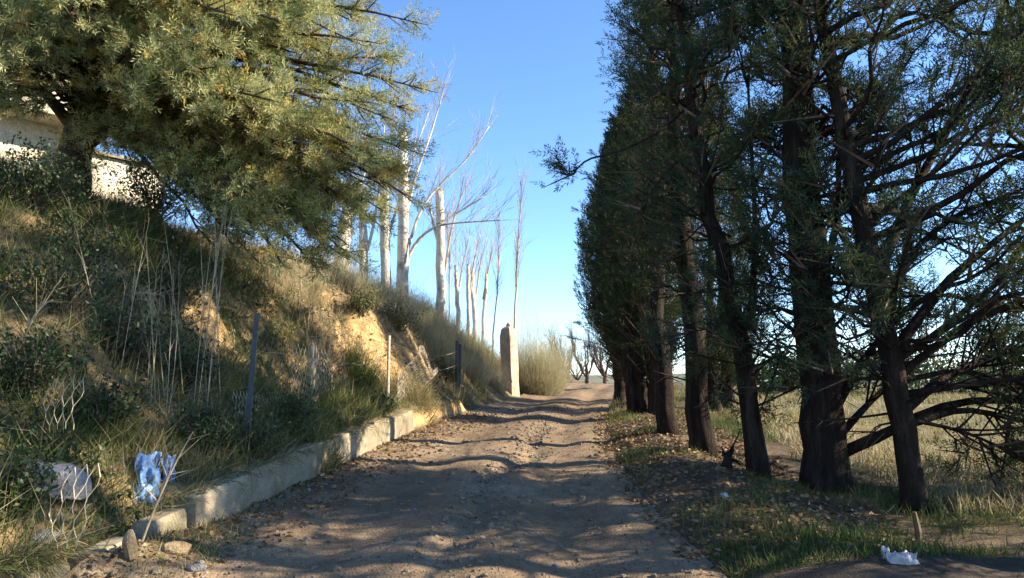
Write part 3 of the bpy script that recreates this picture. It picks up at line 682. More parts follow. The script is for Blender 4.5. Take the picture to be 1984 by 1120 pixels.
# --- nearer, looser cypresses with bare trunks
def loose_cypress(name, label, path, radii, branches, seed, extra=(), dens=6.0, size=.22, tint=(.48, .2), mat='loose', bare=24, t0=.3):
    g = np.random.default_rng(seed); p0 = np.array(path[0]); root = thing('cypress', label, 'tree', (p0[0], p0[1], H(p0[0], p0[1])), 'cypress row along the right side of the track')
    T, tr = trunk_mesh(root, path, radii, 'bark', 14, .05, g, 1.35)
    fol, tw, br = MB(), MB(), MB()
    def start(z): return np.array([np.interp(z, T[:, 2], T[:, 0]), np.interp(z, T[:, 2], T[:, 1]), z])
    n, z0, z1, l0, l1, bias = branches
    for i in range(n):
        z = z0+(z1-z0)*(i+g.random())/n; f = (z-z0)/(z1-z0); az = g.uniform(-PI, PI)
        l = (l0*(1-f)+l1*f)*g.uniform(.6, 1.15)*(1+bias*math.cos(az)); el = g.uniform(.05, .75)
        st = start(z); d = np.array([math.cos(az)*math.cos(el), math.sin(az)*math.cos(el), math.sin(el)])
        P = bez(st, st+d*l*.6+[0, 0, -.08*l], st+d*l+[0, 0, .12*l], 7); P[1:-1] += g.normal(0, .03, (5, 3))
        tube(br, P, np.linspace(.012+.012*l, .006, 7), 5, cap=False); foliate(fol, tw, P, g, t0, dens, size, PL, .55, (.55, .25), 0, tint, .3, .4, 6)
    for i in range(bare):       # dead bare twigs low on the trunk
        z = g.uniform(H(p0[0], p0[1])+.6, z0+1.5); st = start(min(z, T[-1, 2])); az = g.uniform(-PI, PI); l = g.uniform(.3, 1.0); el = g.uniform(-.2, .8)
        d = np.array([math.cos(az)*math.cos(el), math.sin(az)*math.cos(el), math.sin(el)]); P = bez(st, st+d*l*.5, st+d*l+g.normal(0, .1, 3), 5); tube(br, P, np.linspace(.012, .004, 5), 4, cap=False)
        k = 3; Q, TT = along(P, g.uniform(.3, .9, k)); stamp(tw, TWIG, Q, unit(TT+g.normal(0, .5, (k, 3))), np.stack([np.full(k, .005)]*2+[g.uniform(.1, .4, k)], 1), .5, g)
    for (pts, r, leafy, *tm) in extra:
        mb = MB(); P = np.array(pts, float); t = np.linspace(0, 1, 12); k = np.linspace(0, 1, len(P)); Q = np.stack([np.interp(t, k, P[:, c]) for c in range(3)], 1); Q[1:-1] = (Q[:-2]+2*Q[1:-1]+Q[2:])/4
        tube(mb, Q, np.linspace(r, max(r*.3, .008), 12), 8, rough=.05, g=g); mb.build('limb', M['bark'], root, True)
        for i in range(int(leafy*7)):
            tt = np.array([g.uniform(tm[0] if tm else .3, 1)]); s_, dd = along(Q, tt); s_ = s_[0]; d = unit(dd[0]+g.normal(0, .6, 3)+[0, 0, .1]); l = g.uniform(.4, .95)*(.35 if tm else 1); P = bez(s_, s_+d*l*.5, s_+d*l+[0, 0, .12], 6)
            tube(br, P, np.linspace(.012, .004, 6), 4, cap=False); foliate(fol, tw, P, g, .25, dens, size*.95, PL, .55, (.35, .2), 0, tint, .2, .45, 5)
    br.build('boughs', M['bark'], root, True)['kind'] = 'stuff'; tw.build('twigs', M['darktwig'], root)['kind'] = 'stuff'; fol.build('crown', M[mat], root)['kind'] = 'stuff'
def gz(x, y): return H(x, y)-.12
xA, yA = 2.02, 9.7; xB, yB = 2.06, 8.2; xC, yC = 2.32, 7.05; xD, yD = 2.82, 6.75; xE, yE = 3.22, 6.1
loose_cypress('cypress', 'slim cypress whose trunk stands just before the dense part of the row', [[xA, yA, gz(xA, yA)], [xA-.10, yA, 2.4], [xA-.08, yA+.1, 6.4]], [.125, .11, .04], (50, 3.1, 6.7, .52, .45, .4), 301, dens=12, mat='cypress', t0=.15, size=.22)
loose_cypress('cypress', 'upright cypress between the slim trunk and the leaning bare trunk of the row', [[xB+.03, yB, gz(xB, yB)], [xB-.05, yB, 2.0], [xB-.16, yB+.1, 4.2], [xB-.12, yB+.1, 6.3]], [.125, .115, .09, .04], (56, 2.5, 6.4, .68, .6, .4), 302, dens=12, mat='cypress', t0=.15, size=.21)
loose_cypress('cypress', 'straight bare-trunked cypress leaning left, third trunk before the dense row', [[xC, yC, gz(xC, yC)], [xC-.12, yC, 1.9], [xC-.42, yC+.05, 3.4], [xC-.62, yC+.1, 5.6]], [.092, .082, .07, .045], (36, 2.7, 5.9, .78, .75, .25), 303, dens=9,
    extra=(([[xC-.05, yC, 2.0], [xC+.12, yC+.2, 2.9], [xC+.1, yC+.2, 4.6]], .04, 1.2), ([[xC-.45, yC+.05, 4.35], [xC-.85, yC-.1, 3.92], [xC-1.3, yC-.2, 3.68], [xC-1.6, yC-.2, 3.62], [xC-1.72, yC-.2, 3.5]], .014, .45, .88), ([[xC-.35, yC, 3.75], [xC-.75, yC-.2, 3.6], [xC-1.0, yC-.3, 3.3], [xC-1.1, yC-.3, 3.1]], .016, .5, .8), ([[xC-.2, yC, 2.9], [xC-.5, yC-.2, 3.0], [xC-.75, yC-.3, 2.75]], .014, .3, .7)))
loose_cypress('cypress', 'thickest dark cypress trunk of the row with foliage close to its stem', [[xD, yD, gz(xD, yD)], [xD-.03, yD, 1.6], [xD-.10, yD, 3.2], [xD-.12, yD, 6.4]], [.185, .18, .16, .10], (76, 1.7, 6.6, .75, .8, .15), 304, dens=9, t0=.1,
    extra=(([[xD+.1, yD, .85], [xD+.5, yD-.1, 1.05], [xD+1.1, yD-.1, 1.35], [xD+2.2, yD+.2, 1.32], [xD+2.9, yD+.2, 1.3]], .055, 1.0), ([[xD+.1, yD+.1, 1.2], [xD+.5, yD+.2, 1.75], [xD+1.1, yD+.4, 2.3]], .05, 1.0), ([[xD-.1, yD, 1.6], [xD-.35, yD+.1, 1.75], [xD-.6, yD+.15, 1.62]], .018, 1.0), ([[xD-.1, yD, 2.1], [xD-.4, yD+.1, 2.2], [xD-.75, yD+.15, 2.0]], .02, 1.2), ([[xD, yD, 2.3], [xD+.3, yD+.2, 3.0], [xD+.45, yD+.3, 4.2]], .05, 1.2), ([[xD+.1, yD, 1.0], [xD+.6, yD+.3, 1.35], [xD+1.4, yD+.5, 1.9]], .04, .8)))
loose_cypress('cypress', 'spreading cypress nearest the side road, with long low boughs reaching right', [[xE, yE, gz(xE, yE)], [xE-.05, yE, 1.3], [xE-.2, yE, 2.4], [xE-.45, yE+.1, 4.4], [xE-.5, yE+.1, 6.0]], [.09, .09, .085, .06, .04], (78, 1.6, 6.3, 1.6, 1.2, .45), 305, dens=7, t0=.2, tint=(.52, .2),
    extra=(([[xE-.05, yE, 1.25], [xE+.5, yE+.3, 1.55], [xE+1.3, yE+.6, 1.8], [xE+2.3, yE+.8, 1.95]], .05, 2.2), ([[xE-.1, yE, 1.7], [xE+.5, yE+.2, 2.35], [xE+1.3, yE+.4, 2.9], [xE+2.2, yE+.4, 3.5]], .05, 2.6), ([[xE-.2, yE, 2.3], [xE+.3, yE+.2, 3.2], [xE+1.0, yE+.3, 4.2], [xE+1.5, yE+.3, 5.4]], .05, 2.6), ([[xE-.1, yE, 1.5], [xE+.5, yE-.1, 2.0], [xE+1.2, yE-.2, 2.25], [xE+2.0, yE-.2, 2.55]], .04, 2.2), ([[xE-.05, yE, 1.5], [xE+.6, yE+.2, 1.62], [xE+1.3, yE+.3, 1.42], [xE+1.9, yE+.3, 1.3]], .022, 3), ([[xE, yE, 1.2], [xE+.5, yE+.1, 1.1], [xE+1.2, yE+.2, .82]], .018, 2.5), ([[xE, yE, 1.35], [xE+.8, yE+.8, 1.5], [xE+1.7, yE+1.3, 1.35], [xE+2.6, yE+1.6, 1.25]], .025, 3), ([[xE, yE, 1.15], [xE+.7, yE+.4, 1.28], [xE+1.5, yE+.6, 1.12], [xE+2.4, yE+.8, .98]], .035, 2.4), ([[xE, yE, 1.4], [xE+.9, yE-.15, 1.55], [xE+1.9, yE-.25, 1.42]], .03, 2.2), ([[xE, yE, 1.3], [xE-.25, yE-.1, 1.55], [xE-.5, yE-.1, 1.5]], .018, 1.0), ([[xE-.15, yE, 2.0], [xE+.4, yE+.5, 2.7], [xE+1.2, yE+.8, 3.2], [xE+2.4, yE+1., 3.4]], .04, 2.4)))
# a second tree behind them fills the far right
xG, yG = 5.1, 6.7
loose_cypress('cypress', 'spreading cypress at the right edge of view behind the long low bough', [[xG, yG, gz(xG, yG)], [xG-.1, yG, 2.5], [xG-.2, yG, 6.2]], [.16, .12, .05], (44, 1.4, 6.4, 1.9, 1.1, 0), 306, dens=6.5, tint=(.58, .2), size=.22)

xH, yH = 5.2, 4.6  # tree added out of view so that its crown shades the foreground
loose_cypress('cypress', 'cypress added beyond the right edge of view to shade the foreground, bough tips over the side road', [[xH, yH, gz(xH, yH)], [xH-.1, yH, 2.5], [xH-.2, yH, 6.2]], [.16, .12, .05], (50, 1.2, 6.3, 1.8, 1.1, 0), 307, dens=6.5, tint=(.5, .2), size=.22)

# --- pollarded white poplars along the top of the bank
def twiggy(mb, P, g, n, l, up=.6, r=.006, second=True):
    Q, T = along(P, g.uniform(.25, 1, n)); n = int(n*1.7); Q, T = along(P, g.uniform(.2, 1, n)); D = unit(T*.7+g.normal(0, .35, (n, 3))+[0, 0, up]); L = l*g.uniform(.5, 1.2, n)
    stamp(mb, TWIG, Q, D, np.stack([np.full(n, r)]*2+[L], 1), .5, g)
    if second:
        k = 3; QQ = (Q[:, None]+D[:, None]*(L[:, None]*g.uniform(.3, .95, (n, k)))[..., None]).reshape(-1, 3); DD = unit(np.repeat(D, k, 0)+g.normal(0, .35, (n*k, 3))+[0, 0, .2])
        stamp(mb, TWIG, QQ, DD, np.stack([np.full(n*k, r*.6)]*2+[np.repeat(L, k)*g.uniform(.25, .55, n*k)], 1), .5, g)
def poplar(name, label, y, ub, vb, ut, vt, w, limbs, seed, group, bark='poplar', sawn=True, twigs=8, tl=1.0, bare=0):
    g = np.random.default_rng(seed); b = at(ub, vb, y); t_ = at(ut, vt, y); gr = H(b[0], y); b2 = np.array([b[0], y, min(gr, b[2])-.2]); r = w/2/F_PX*y
    root = thing(name, label, 'tree', (b[0], y, gr), group)
    mid = (b+t_)/2+[.03*g.normal(), 0, 0]; T, tr = trunk_mesh(root, [b2, b, mid, t_], [r*1.1, r, r*.92, r*(.75 if sawn else .3)], bark, 10, .05, g, 1.2)
    if sawn:
        mb = MB(); d = unit(T[-1]-T[-2]); tube(mb, [T[-1]-d*.01, T[-1]+d*.025], r*.72, 9); mb.build('sawn_top', M['cut'], root)
    tw = MB()
    for pts, rw in limbs:
        P = np.array([at(u, v, y+dy) for (u, v, dy) in pts]); n = 12; q = np.linspace(0, 1, n); k = np.linspace(0, 1, len(P)); Q = np.stack([np.interp(q, k, P[:, c]) for c in range(3)], 1); Q[1:-1] = (Q[:-2]+2*Q[1:-1]+Q[2:])/4
        mb = MB(); tube(mb, Q, np.linspace(rw/2/F_PX*y, .012, n), 7); mb.build('limb', M['poplar' if rw > 6 else 'twig'], root, True); twiggy(tw, Q, g, twigs, tl)
    if bare: twiggy(tw, T[6:], g, bare, tl*1.3, 1.2)
    if tw.n: tw.build('twigs', M['twig'], root)['kind'] = 'stuff'
PG = 'pollarded pale poplars along the top of the bank'
poplar('poplar', 'thick pale poplar trunk partly hidden behind the conifer bough tip', 17.5, 660, 560, 672, 380, 33, [([(665, 470, 0), (690, 380, .2), (720, 300, .3)], 9)], 401, PG, sawn=False, twigs=10)
poplar('poplar', 'forked pale poplar trunk second from the conifer', 19.5, 704, 565, 702, 400, 19, [([(706, 500, 0), (722, 450, .1), (740, 330, .2), (745, 240, .2)], 8)], 402, PG, twigs=12, tl=.9)
poplar('poplar', 'tall straight white poplar trunk, third from the conifer', 19.5, 748, 605, 742, 300, 21, [([(748, 470, 0), (770, 400, .2), (800, 300, .3), (830, 220, .3)], 7), ([(745, 400, 0), (757, 300, .3), (765, 200, .3)], 6)], 403, PG, twigs=14, tl=1.1, bare=8)
poplar('poplar', 'white forked poplar with long limb reaching right', 19.0, 780, 605, 781, 258, 25, [([(787, 505, 0), (808, 465, 0), (845, 435, -.1), (905, 430, -.2), (968, 427, -.3)], 8), ([(788, 490, 0), (815, 400, .2), (860, 350, .3), (905, 310, .3), (948, 245, .3)], 7), ([(783, 430, 0), (805, 340, .1), (835, 260, .2), (858, 180, .2)], 8), ([(781, 380, 0), (775, 300, .2), (790, 200, .3)], 7), ([(845, 435, -.1), (890, 410, 0), (940, 380, 0)], 5)], 404, PG, twigs=16, tl=1.1, bare=10)
poplar('poplar', 'white topped poplar trunk with a flat sawn top', 19.5, 853, 615, 852, 370, 20, [([(850, 470, 0), (838, 430, .1), (832, 390, .2)], 8), ([(858, 560, 0), (868, 480, .1), (880, 420, .2), (905, 350, .2)], 6)], 405, PG, twigs=14, tl=.9, bare=16)
for q, (ub, vb, ut, vt, w, lab) in enumerate([(888, 610, 883, 515, 9, 'short leaning topped poplar stem left of the close pair'), (909, 625, 907, 513, 9, 'left stem of the close pair of short topped poplars'), (921, 625, 915, 520, 10, 'right stem of the close pair of short topped poplars'), (936, 620, 942, 531, 7, 'thin short topped poplar stem right of the close pair')]):
    poplar('poplar', lab, 25.5+q*.4, ub, vb, ut, vt, w, [([(ub, vb-40, 0), (ub+8, vt, .2), (ub+22, vt-60, .3)], 4)], 410+q, 'short topped poplars behind the broom', twigs=12, tl=1.1, bare=10)
poplar('sapling', 'tall thin bare poplar sapling rising behind the gate pillar', 23, 996, 650, 1010, 360, 4, [], 420, None, 'twig', False, 0, .7, 46)
poplar('sapling', 'thin bare poplar whip between the sawn trunk and the short stems', 23.5, 870, 620, 868, 430, 3, [], 421, None, 'twig', False, 0, .7, 34)
poplar('sapling', 'thin bare poplar whip just left of the sapling behind the pillar', 24.5, 955, 640, 968, 450, 3, [], 422, None, 'twig', False, 0, .8, 34)

# --- bare fruit trees on the crest
def fruit_tree(u, v, y, hgt, spread, label, seed):
    g = np.random.default_rng(seed); b = at(u, v, y); gr = H(b[0], y); b[2] = gr
    root = thing('fruit_tree', label, 'tree', b, 'bare fruit trees beyond the crest'); mb, tw = MB(), MB()
    T, _ = trunk_mesh(root, [b-[0, 0, .2], b+[.03, 0, .25], b+[.02, 0, .5]], [.13, .11, .09], 'darktwig', 8, .08, g, 1.2)
    for i in range(7):
        az = g.uniform(0, 2*PI); l = hgt*g.uniform(.75, 1.05); d = np.array([math.cos(az)*spread, math.sin(az)*spread, 1.0]); st = b+[0, 0, .35]
        P = bez(st, st+unit(d*[1.5, 1.5, .7])*l*.45, st+unit(d)*l*.85, 8); P[1:-1] += g.normal(0, .04, (6, 3)); tube(mb, P, np.linspace(.06, .012, 8), 6, cap=False); twiggy(tw, P, g, 16, .75, .5, .008)
    mb.build('limbs', M['darktwig'], root, True); tw.build('twigs', M['darktwig'], root)['kind'] = 'stuff'
for q, a in enumerate([(1100, 748, 36, 2.3, .55, 'leftmost bare fruit tree on the crest, next to the broom'), (1137, 748, 38, 2.7, .35, 'upright bare fruit tree in the middle of the crest'), (1172, 746, 35, 2.6, .4, 'bare fruit tree at the crest half behind the dark cypress'), (1118, 746, 52, 2.6, .5, 'small distant bare fruit tree between the two at the crest')]): fruit_tree(*a, 500+q)

# ------------------------------------------------------------------ shrubs, brooms, canes
def broom(p, h, w, n, label, seed, tint=.5, group=None, lean=(0, 0), name='broom_bush', cat='bush', mat='broom', wid=.0045):
    g = np.random.default_rng(seed); p = np.asarray(p, float); root = thing(name, label, cat, p, group); mb, st = MB(), MB()
    a = g.uniform(0, 2*PI, n); r = np.sqrt(g.random(n)); bx, by = p[0]+r*np.cos(a)*w*.36, p[1]+r*np.sin(a)*w*.36
    base = np.stack([bx, by, height(bx, by)-.03], 1)
    sd = unit(np.stack([np.cos(a)*r*w/h*.42+lean[0], np.sin(a)*r*w/h*.42+lean[1], np.ones(n)], 1)+g.normal(0, .16, (n, 3)))
    L = h*(1.05-.85*g.random(n)**1.2)*(1-.42*r*r)*(1+.45*fbm(a*1.7, r*2.2+seed, seed, 3))
    stamp(mb, BLADE, base, sd, np.stack([np.full(n, wid), L*.45, L], 1), np.clip(g.normal(tint, .18, n), 0, 1), g)
    m = n*4; i = g.integers(0, n, m); t = g.uniform(.12, 1.0, m)[:, None]; Q = base[i]+sd[i]*L[i][:, None]*t+g.normal(0, .03*w, (m, 3))*[1, 1, .5]
    D = unit(sd[i]+g.normal(0, .65, (m, 3))); stamp(mb, BLADE, Q, D, np.stack([np.full(m, wid*.8), g.uniform(.05, .2, m)*h*.3, g.uniform(.1, .3, m)*h*.5], 1), np.clip(g.normal(tint+.08, .2, m)+.3*fbm(Q[:, 0]*3, Q[:, 2]*3, seed+2, 2), 0, 1), g)
    j = slice(0, min(34, n)); stamp(st, TWIG, base[j], sd[j], np.stack([np.full(len(base[j]), .010)]*2+[L[j]*.6], 1), .5, g)
    st.build('stems', M['darktwig'], root)['kind'] = 'stuff'; mb.build('foliage', M[mat], root)['kind'] = 'stuff'; return root
def gp_(x, y): return (x, y, H(x, y))
broom(gp_(.72, 21.9), 2.5, 2.0, 3800, 'large pale green broom bush rounding over the track beside the gate pillar', 601, .62, 'broom bushes up the bank', (.0, -.05))
broom(gp_(1.1, 24.5), 1.7, 1.2, 1400, 'pale broom bush at the crest behind the big one by the pillar', 602, .66, 'broom bushes up the bank', (.0, 0))
for q, (u, v, h, w, tn, lab) in enumerate([(940, 705, 1.15, 1.3, .55, 'olive broom bush immediately left of the gate pillar'), (885, 690, 1.2, 1.4, .42, 'darker green broom bush behind the far fence post'), (830, 650, .9, 1.3, .62, 'straw-tinged broom bush below the sawn poplar trunk'), (905, 650, 1.1, 1.4, .6, 'pale broom bush under the short topped poplars'), (960, 665, 1.2, 1.1, .66, 'pale feathery broom just behind the pillar on its left'), (640, 545, .9, 1.2, .68, 'straw-coloured broom at the foot of the thick poplar'), (570, 560, .8, 1.1, .72, 'dry pale broom on the bank top under the conifer'), (700, 570, .8, 1.1, .5, 'green broom bush at the foot of the forked poplar'),
    (860, 640, 1.0, 1.3, .7, 'beige broom at the foot of the sawn white poplar trunk'), (925, 660, 1.0, 1.2, .5, 'greenish broom in front of the short topped poplars'), (985, 690, 1.5, 1.2, .6, 'tall broom directly behind the gate pillar'), (800, 620, .9, 1.2, .6, 'pale broom right of the forked white poplar'), (910, 730, .9, 1.0, .7, 'straw broom low on the bank between far post and pillar'), (950, 745, .7, .9, .75, 'low dry broom at the left foot of the gate pillar'), (760, 600, .8, 1.1, .7, 'dry broom between the straight and the forked white poplar'), (855, 700, .9, 1.0, .55, 'olive broom above the curled netting')]):
    broom(hit(u, v), h, w, 1100, lab, 610+q, tn, 'broom bushes up the bank')
broom(hit(700, 745), .55, .55, 900, 'bristling straw and green grass tussock on the eroded face', 630, .35, None, (.35, -.1), 'tussock', 'grass tuft', 'grass', .007)
broom(hit(610, 850), .40, .6, 900, 'pale green tussock spilling over the sunlit wall length', 631, .5, None, (.15, -.1), 'tussock', 'grass tuft', 'grass', .007)
broom(hit(800, 770), .45, .9, 900, 'dry straw tussock hanging over the wall beyond the pale post', 632, .78, None, (.15, -.15), 'tussock', 'grass tuft', 'grass', .006)

def shrub(p, w, h, n, label, seed, tint=.5, size=.05, group=None, mat='shrub'):
    g = np.random.default_rng(seed); p = np.asarray(p, float); root = thing('shrub', label, 'shrub', p, group); mb, st = MB(), MB(); k = 40
    a = g.uniform(0, 2*PI, k); r = g.random(k)**.6; tip = p+np.stack([r*np.cos(a)*w*.5, r*np.sin(a)*w*.5, h*(1-.45*r*r)*g.uniform(.6, 1.1, k)], 1); b0 = p+np.c_[g.normal(0, .04, (k, 2)), np.full(k, -.03)]
    stamp(st, TWIG, b0, tip-b0, np.stack([np.full(k, .008)]*2+[np.linalg.norm(tip-b0, axis=1)], 1), .5, g)
    i = g.integers(0, k, n); t = g.uniform(.3, 1.05, n)[:, None]; P = b0[i]*(1-t)+tip[i]*t+g.normal(0, .06*w, (n, 3)); P[:, 2] = np.maximum(P[:, 2], height(P[:, 0], P[:, 1])+.01)
    D = unit(g.normal(0, .8, (n, 3))+[0, -.1, .5]); tn = np.clip(g.normal(tint, .2, n), 0, 1); sz = size*g.uniform(.6, 1.4, n)
    stamp(mb, LEAF, P, D, sz, tn, g); st.build('stems', M['darktwig'], root)['kind'] = 'stuff'; mb.build('foliage', M[mat], root)['kind'] = 'stuff'
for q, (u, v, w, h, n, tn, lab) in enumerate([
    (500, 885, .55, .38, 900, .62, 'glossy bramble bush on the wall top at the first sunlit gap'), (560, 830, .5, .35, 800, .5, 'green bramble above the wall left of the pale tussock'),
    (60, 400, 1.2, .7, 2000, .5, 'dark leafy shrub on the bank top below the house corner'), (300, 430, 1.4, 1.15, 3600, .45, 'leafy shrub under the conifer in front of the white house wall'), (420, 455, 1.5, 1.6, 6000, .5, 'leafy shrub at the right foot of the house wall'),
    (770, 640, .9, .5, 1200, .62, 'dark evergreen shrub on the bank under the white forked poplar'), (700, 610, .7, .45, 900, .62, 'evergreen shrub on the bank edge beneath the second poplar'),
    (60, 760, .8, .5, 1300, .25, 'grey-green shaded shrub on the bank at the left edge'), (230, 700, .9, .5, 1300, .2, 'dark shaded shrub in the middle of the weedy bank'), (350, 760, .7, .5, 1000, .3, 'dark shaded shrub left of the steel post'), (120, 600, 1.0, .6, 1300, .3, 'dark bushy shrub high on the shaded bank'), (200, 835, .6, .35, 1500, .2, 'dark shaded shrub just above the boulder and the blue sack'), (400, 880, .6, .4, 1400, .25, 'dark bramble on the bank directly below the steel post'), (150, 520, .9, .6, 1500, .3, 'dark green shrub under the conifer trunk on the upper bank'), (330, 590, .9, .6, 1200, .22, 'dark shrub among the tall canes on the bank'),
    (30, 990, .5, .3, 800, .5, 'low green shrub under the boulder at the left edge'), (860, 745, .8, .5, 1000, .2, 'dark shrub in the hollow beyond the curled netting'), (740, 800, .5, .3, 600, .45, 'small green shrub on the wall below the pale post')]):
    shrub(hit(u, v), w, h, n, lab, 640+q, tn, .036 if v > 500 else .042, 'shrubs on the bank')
def hedge_bush(x, y, w, h, label, seed):
    shrub((x, y, H(x, y)), w, h, 2400, label, seed, .3, .15, 'dark bushes across the field')
for q, (x, y, w, h, lab) in enumerate([(9.9, 27, 2.2, 1.5, 'dark bush across the field seen just left of the thickest trunk'), (12.5, 29, 4, 1.7, 'dark bush across the field seen just right of the thickest trunk'), (15.5, 30, 5, 2.2, 'wide dark bush across the field behind the nearest trunk'), (18.5, 31, 5, 1.8, 'dark bush across the field behind the low boughs'), (22, 33, 6, 2.4, 'tallest dark bush across the field at the right edge'), (8.4, 25.5, 1.6, 1.0, 'low dark bush across the field seen left of the leaning trunk')]): hedge_bush(x, y, w, h, lab, 680+q)

def canes(u, v, n, h, w, label, seed, mat='straw', lean=.08):
    g = np.random.default_rng(seed); p = hit(u, v); root = thing('cane_clump', label, 'dry canes', p, 'clumps of dry canes on the bank')
    for i in range(n):
        q = p+np.array([g.uniform(-w, w), g.uniform(-.2, .2), 0]); q[2] = H(q[0], q[1])-.03; L = h*g.uniform(.55, 1.1); d = np.array([g.normal(0, lean), g.normal(0, lean), 1.0]); mb = MB()
        P = bez(q, q+d*L*.5, q+d*L+g.normal(0, .05, 3), 7); tube(mb, P, np.linspace(.0045, .0015, 7), 4)
        k = 7; Q, T = along(P, g.uniform(.35, 1, k)); stamp(mb, TWIG, Q, unit(T+g.normal(0, .35, (k, 3))), np.stack([np.full(k, .0018)]*2+[g.uniform(.06, .25, k)], 1), .5, g); mb.build('cane', M[mat], root)
for q, a in enumerate([(280, 760, 12, 1.25, .35, 'dry canes standing in the shaded middle of the bank'), (385, 790, 9, 2.0, .16, 'tallest dry canes, left of the steel post'), (640, 740, 10, 1.25, .3, 'thin pale canes on the sunlit eroded face'), (720, 740, 6, .9, .2, 'short dry canes left of the pale post'), (590, 620, 18, 1.0, .7, 'thin dry stalks along the bank edge under the conifer'), (800, 640, 18, .9, .8, 'short dry stalks along the bank edge below the poplars')]): canes(*a, 700+q)

# dry tumbled branches
def deadbranch(u, v, ang, L, label, seed, mat='straw', lift=.12, r=.012):
    g = np.random.default_rng(seed); p = hit(u, v)+np.array([0, -.1, .06]); d = np.array([math.cos(ang), -.2, math.sin(ang)]); mb = MB()
    P = bez(p, p+d*L*.5+[0, -.05, lift], p+d*L, 8); tube(mb, P, np.linspace(r, r*.4, 8), 6)
    k = 9; Q, T = along(P, g.uniform(.2, 1, k)); stamp(mb, TWIG, Q, unit(T+g.normal(0, .5, (k, 3))), np.stack([np.full(k, r*.4)]*2+[g.uniform(.1, .35, k)], 1), .5, g)
    tag(mb.build('dead_branch', M[mat], None, False, p), label, 'branch', 'dead branches on the bank')
deadbranch(180, 610, .9, .5, 'grey dead branch with comb-like twigs in the shaded bank', 720); deadbranch(190, 420, -.35, .7, 'stout pale dead branch under the conifer', 721, 'bark_warm', .05, .03)
deadbranch(290, 1060, 1.1, .75, 'bleached dry root hanging below the blue sack', 722, 'straw', .05, .008); deadbranch(240, 600, .1, .5, 'short grey dead branch across the dark shrub', 723); deadbranch(60, 680, .9, .4, 'thin dead branch at the left edge of the bank', 724)
# broken stump between the trunks
p = hit(1408, 905); mb = MB(); g = np.random.default_rng(77)
tube(mb, [p-[0, 0, .06], p+[.005, 0, .05], p+[.02, 0, .12], p+[.03, .01, .15]], [.055, .045, .036, .012], 8, rough=.28, g=g)
for a, b, c in (((-.02, .02, .10), (-.04, .02, .19), .014), ((.04, -.01, .10), (.07, -.01, .21), .016), ((.02, .02, .1), (.16, .03, .36), .011), ((.05, 0, .07), (.12, -.02, .02), .02)):
    tube(mb, [p+a, (p+a+p+b)/2+[.01, 0, .01], p+b], [c, c*.75, c*.25], 5, rough=.15, g=g)
tag(mb.build('stump', M['bark'], None, False, p), 'small dark broken stump between two cypress trunks', 'stump')

# ------------------------------------------------------------------ grass, litter, gravel (uncountable)
def scatter(n, xf, y0, y1, g, p=1.0):
    y = y0+(y1-y0)*g.random(n)**p; x = xf(y, g.random(n)); return x, y
def grass(name, x, y, g, h, wid, tint, tsd, lean=.35, keep=None, mat='grass', sun=None):
    if keep is not None and np.ndim(wid): wid = wid[keep]
    if keep is not None: x, y, h, tint = x[keep], y[keep], (h[keep] if np.ndim(h) else h), (tint[keep] if np.ndim(tint) else tint)
    n = len(x); z = height(x, y)-.015; D = unit(np.stack([g.normal(0, lean, n), g.normal(0, lean, n), np.ones(n)], 1)); L = h*g.uniform(.5, 1.35, n)
    mb = MB(); stamp(mb, BLADE, np.stack([x, y, z], 1), D, np.stack([np.broadcast_to(wid, (n,)), L*.9, L], 1), np.clip(g.normal(tint, tsd, n), 0, 1), g)
    o = mb.build(name, M[mat]); o['kind'] = 'stuff'; return o
g = np.random.default_rng(900)
x, y = scatter(72000, lambda y, r: Lx(y)-.12-6.5*r, 3.0, 10.5, g, .8); c = fbm(x*1.3, y*1.3, 91, 3); p_ = (Lx(y)-x)/4.0; k = (g.random(len(x)) < sm(c, -.55, .05)) & ~((p_ > .17) & (p_ < .46) & (y > 7.7) & (g.random(len(x)) < .5))
grass('bank_grass', x, y, g, .20+.18*vnoise(x*2, y*2, 92), .006, np.clip(.40+.6*fbm(x*.9, y*.9, 93, 3), .05, .97), .24, .7, k)
x, y = scatter(48000, lambda y, r: Lx(y)-.15-5.5*r, 9.0, 30, g, 1.2); c = fbm(x*1.1, y*1.1, 95, 3); p_ = (Lx(y)-x)/4.0; k = (g.random(len(x)) < sm(c, -.3, .3)) & ~((p_ > .2) & (p_ < .45) & (y < 14) & (g.random(len(x)) < .55))
grass('bank_grass', x, y, g, .2+.16*vnoise(x*2, y*2, 96), .007, np.clip(.66+.4*fbm(x*.9, y*.9, 97, 3), .2, .95), .14, .5, k)
x, y = scatter(14000, lambda y, r: Lx(y)-.16-.5*r, 4, 14, g); c = fbm(x*1.6, y*1.6, 98, 2); grass('wall_top_grass', x, y, g, .16, .006, np.clip(.5+.45*c, .1, .9), .15, .7, g.random(len(x)) < sm(c, -.4, .3))
x, y = scatter(27000, lambda y, r: Rx(y)+.05+2.6*r, 4.4, 13, g); c = fbm(x*1.2, y*1.2, 101, 3); side = (y < side_edge(x)+.08) & (g.random(len(x)) > .22); k = (g.random(len(x)) < sm(c, -.05, .4)) & ~side
grass('verge_grass', x, y, g, .07+.09*vnoise(x*3, y*3, 102), .006, np.clip(.28+.6*fbm(x*.8, y*.8, 103, 2), .05, .85), .12, .5, k)
x, y = scatter(6000, lambda y, r: 1.3+2.0*r, 4.5, 5.1, g); k = (y > side_edge(x)-.35) & (g.random(len(x)) < .55); grass('verge_grass', x, y, g, .09, .006, .3, .15, .5, k)
x, y = scatter(15000, lambda y, r: Rx(y)+.02+2.4*r, 13, 28, g); c = fbm(x*.9, y*.9, 105, 2); grass('verge_grass', x, y, g, .14, .009, .6, .18, .5, g.random(len(x)) < sm(c, -.2, .3))
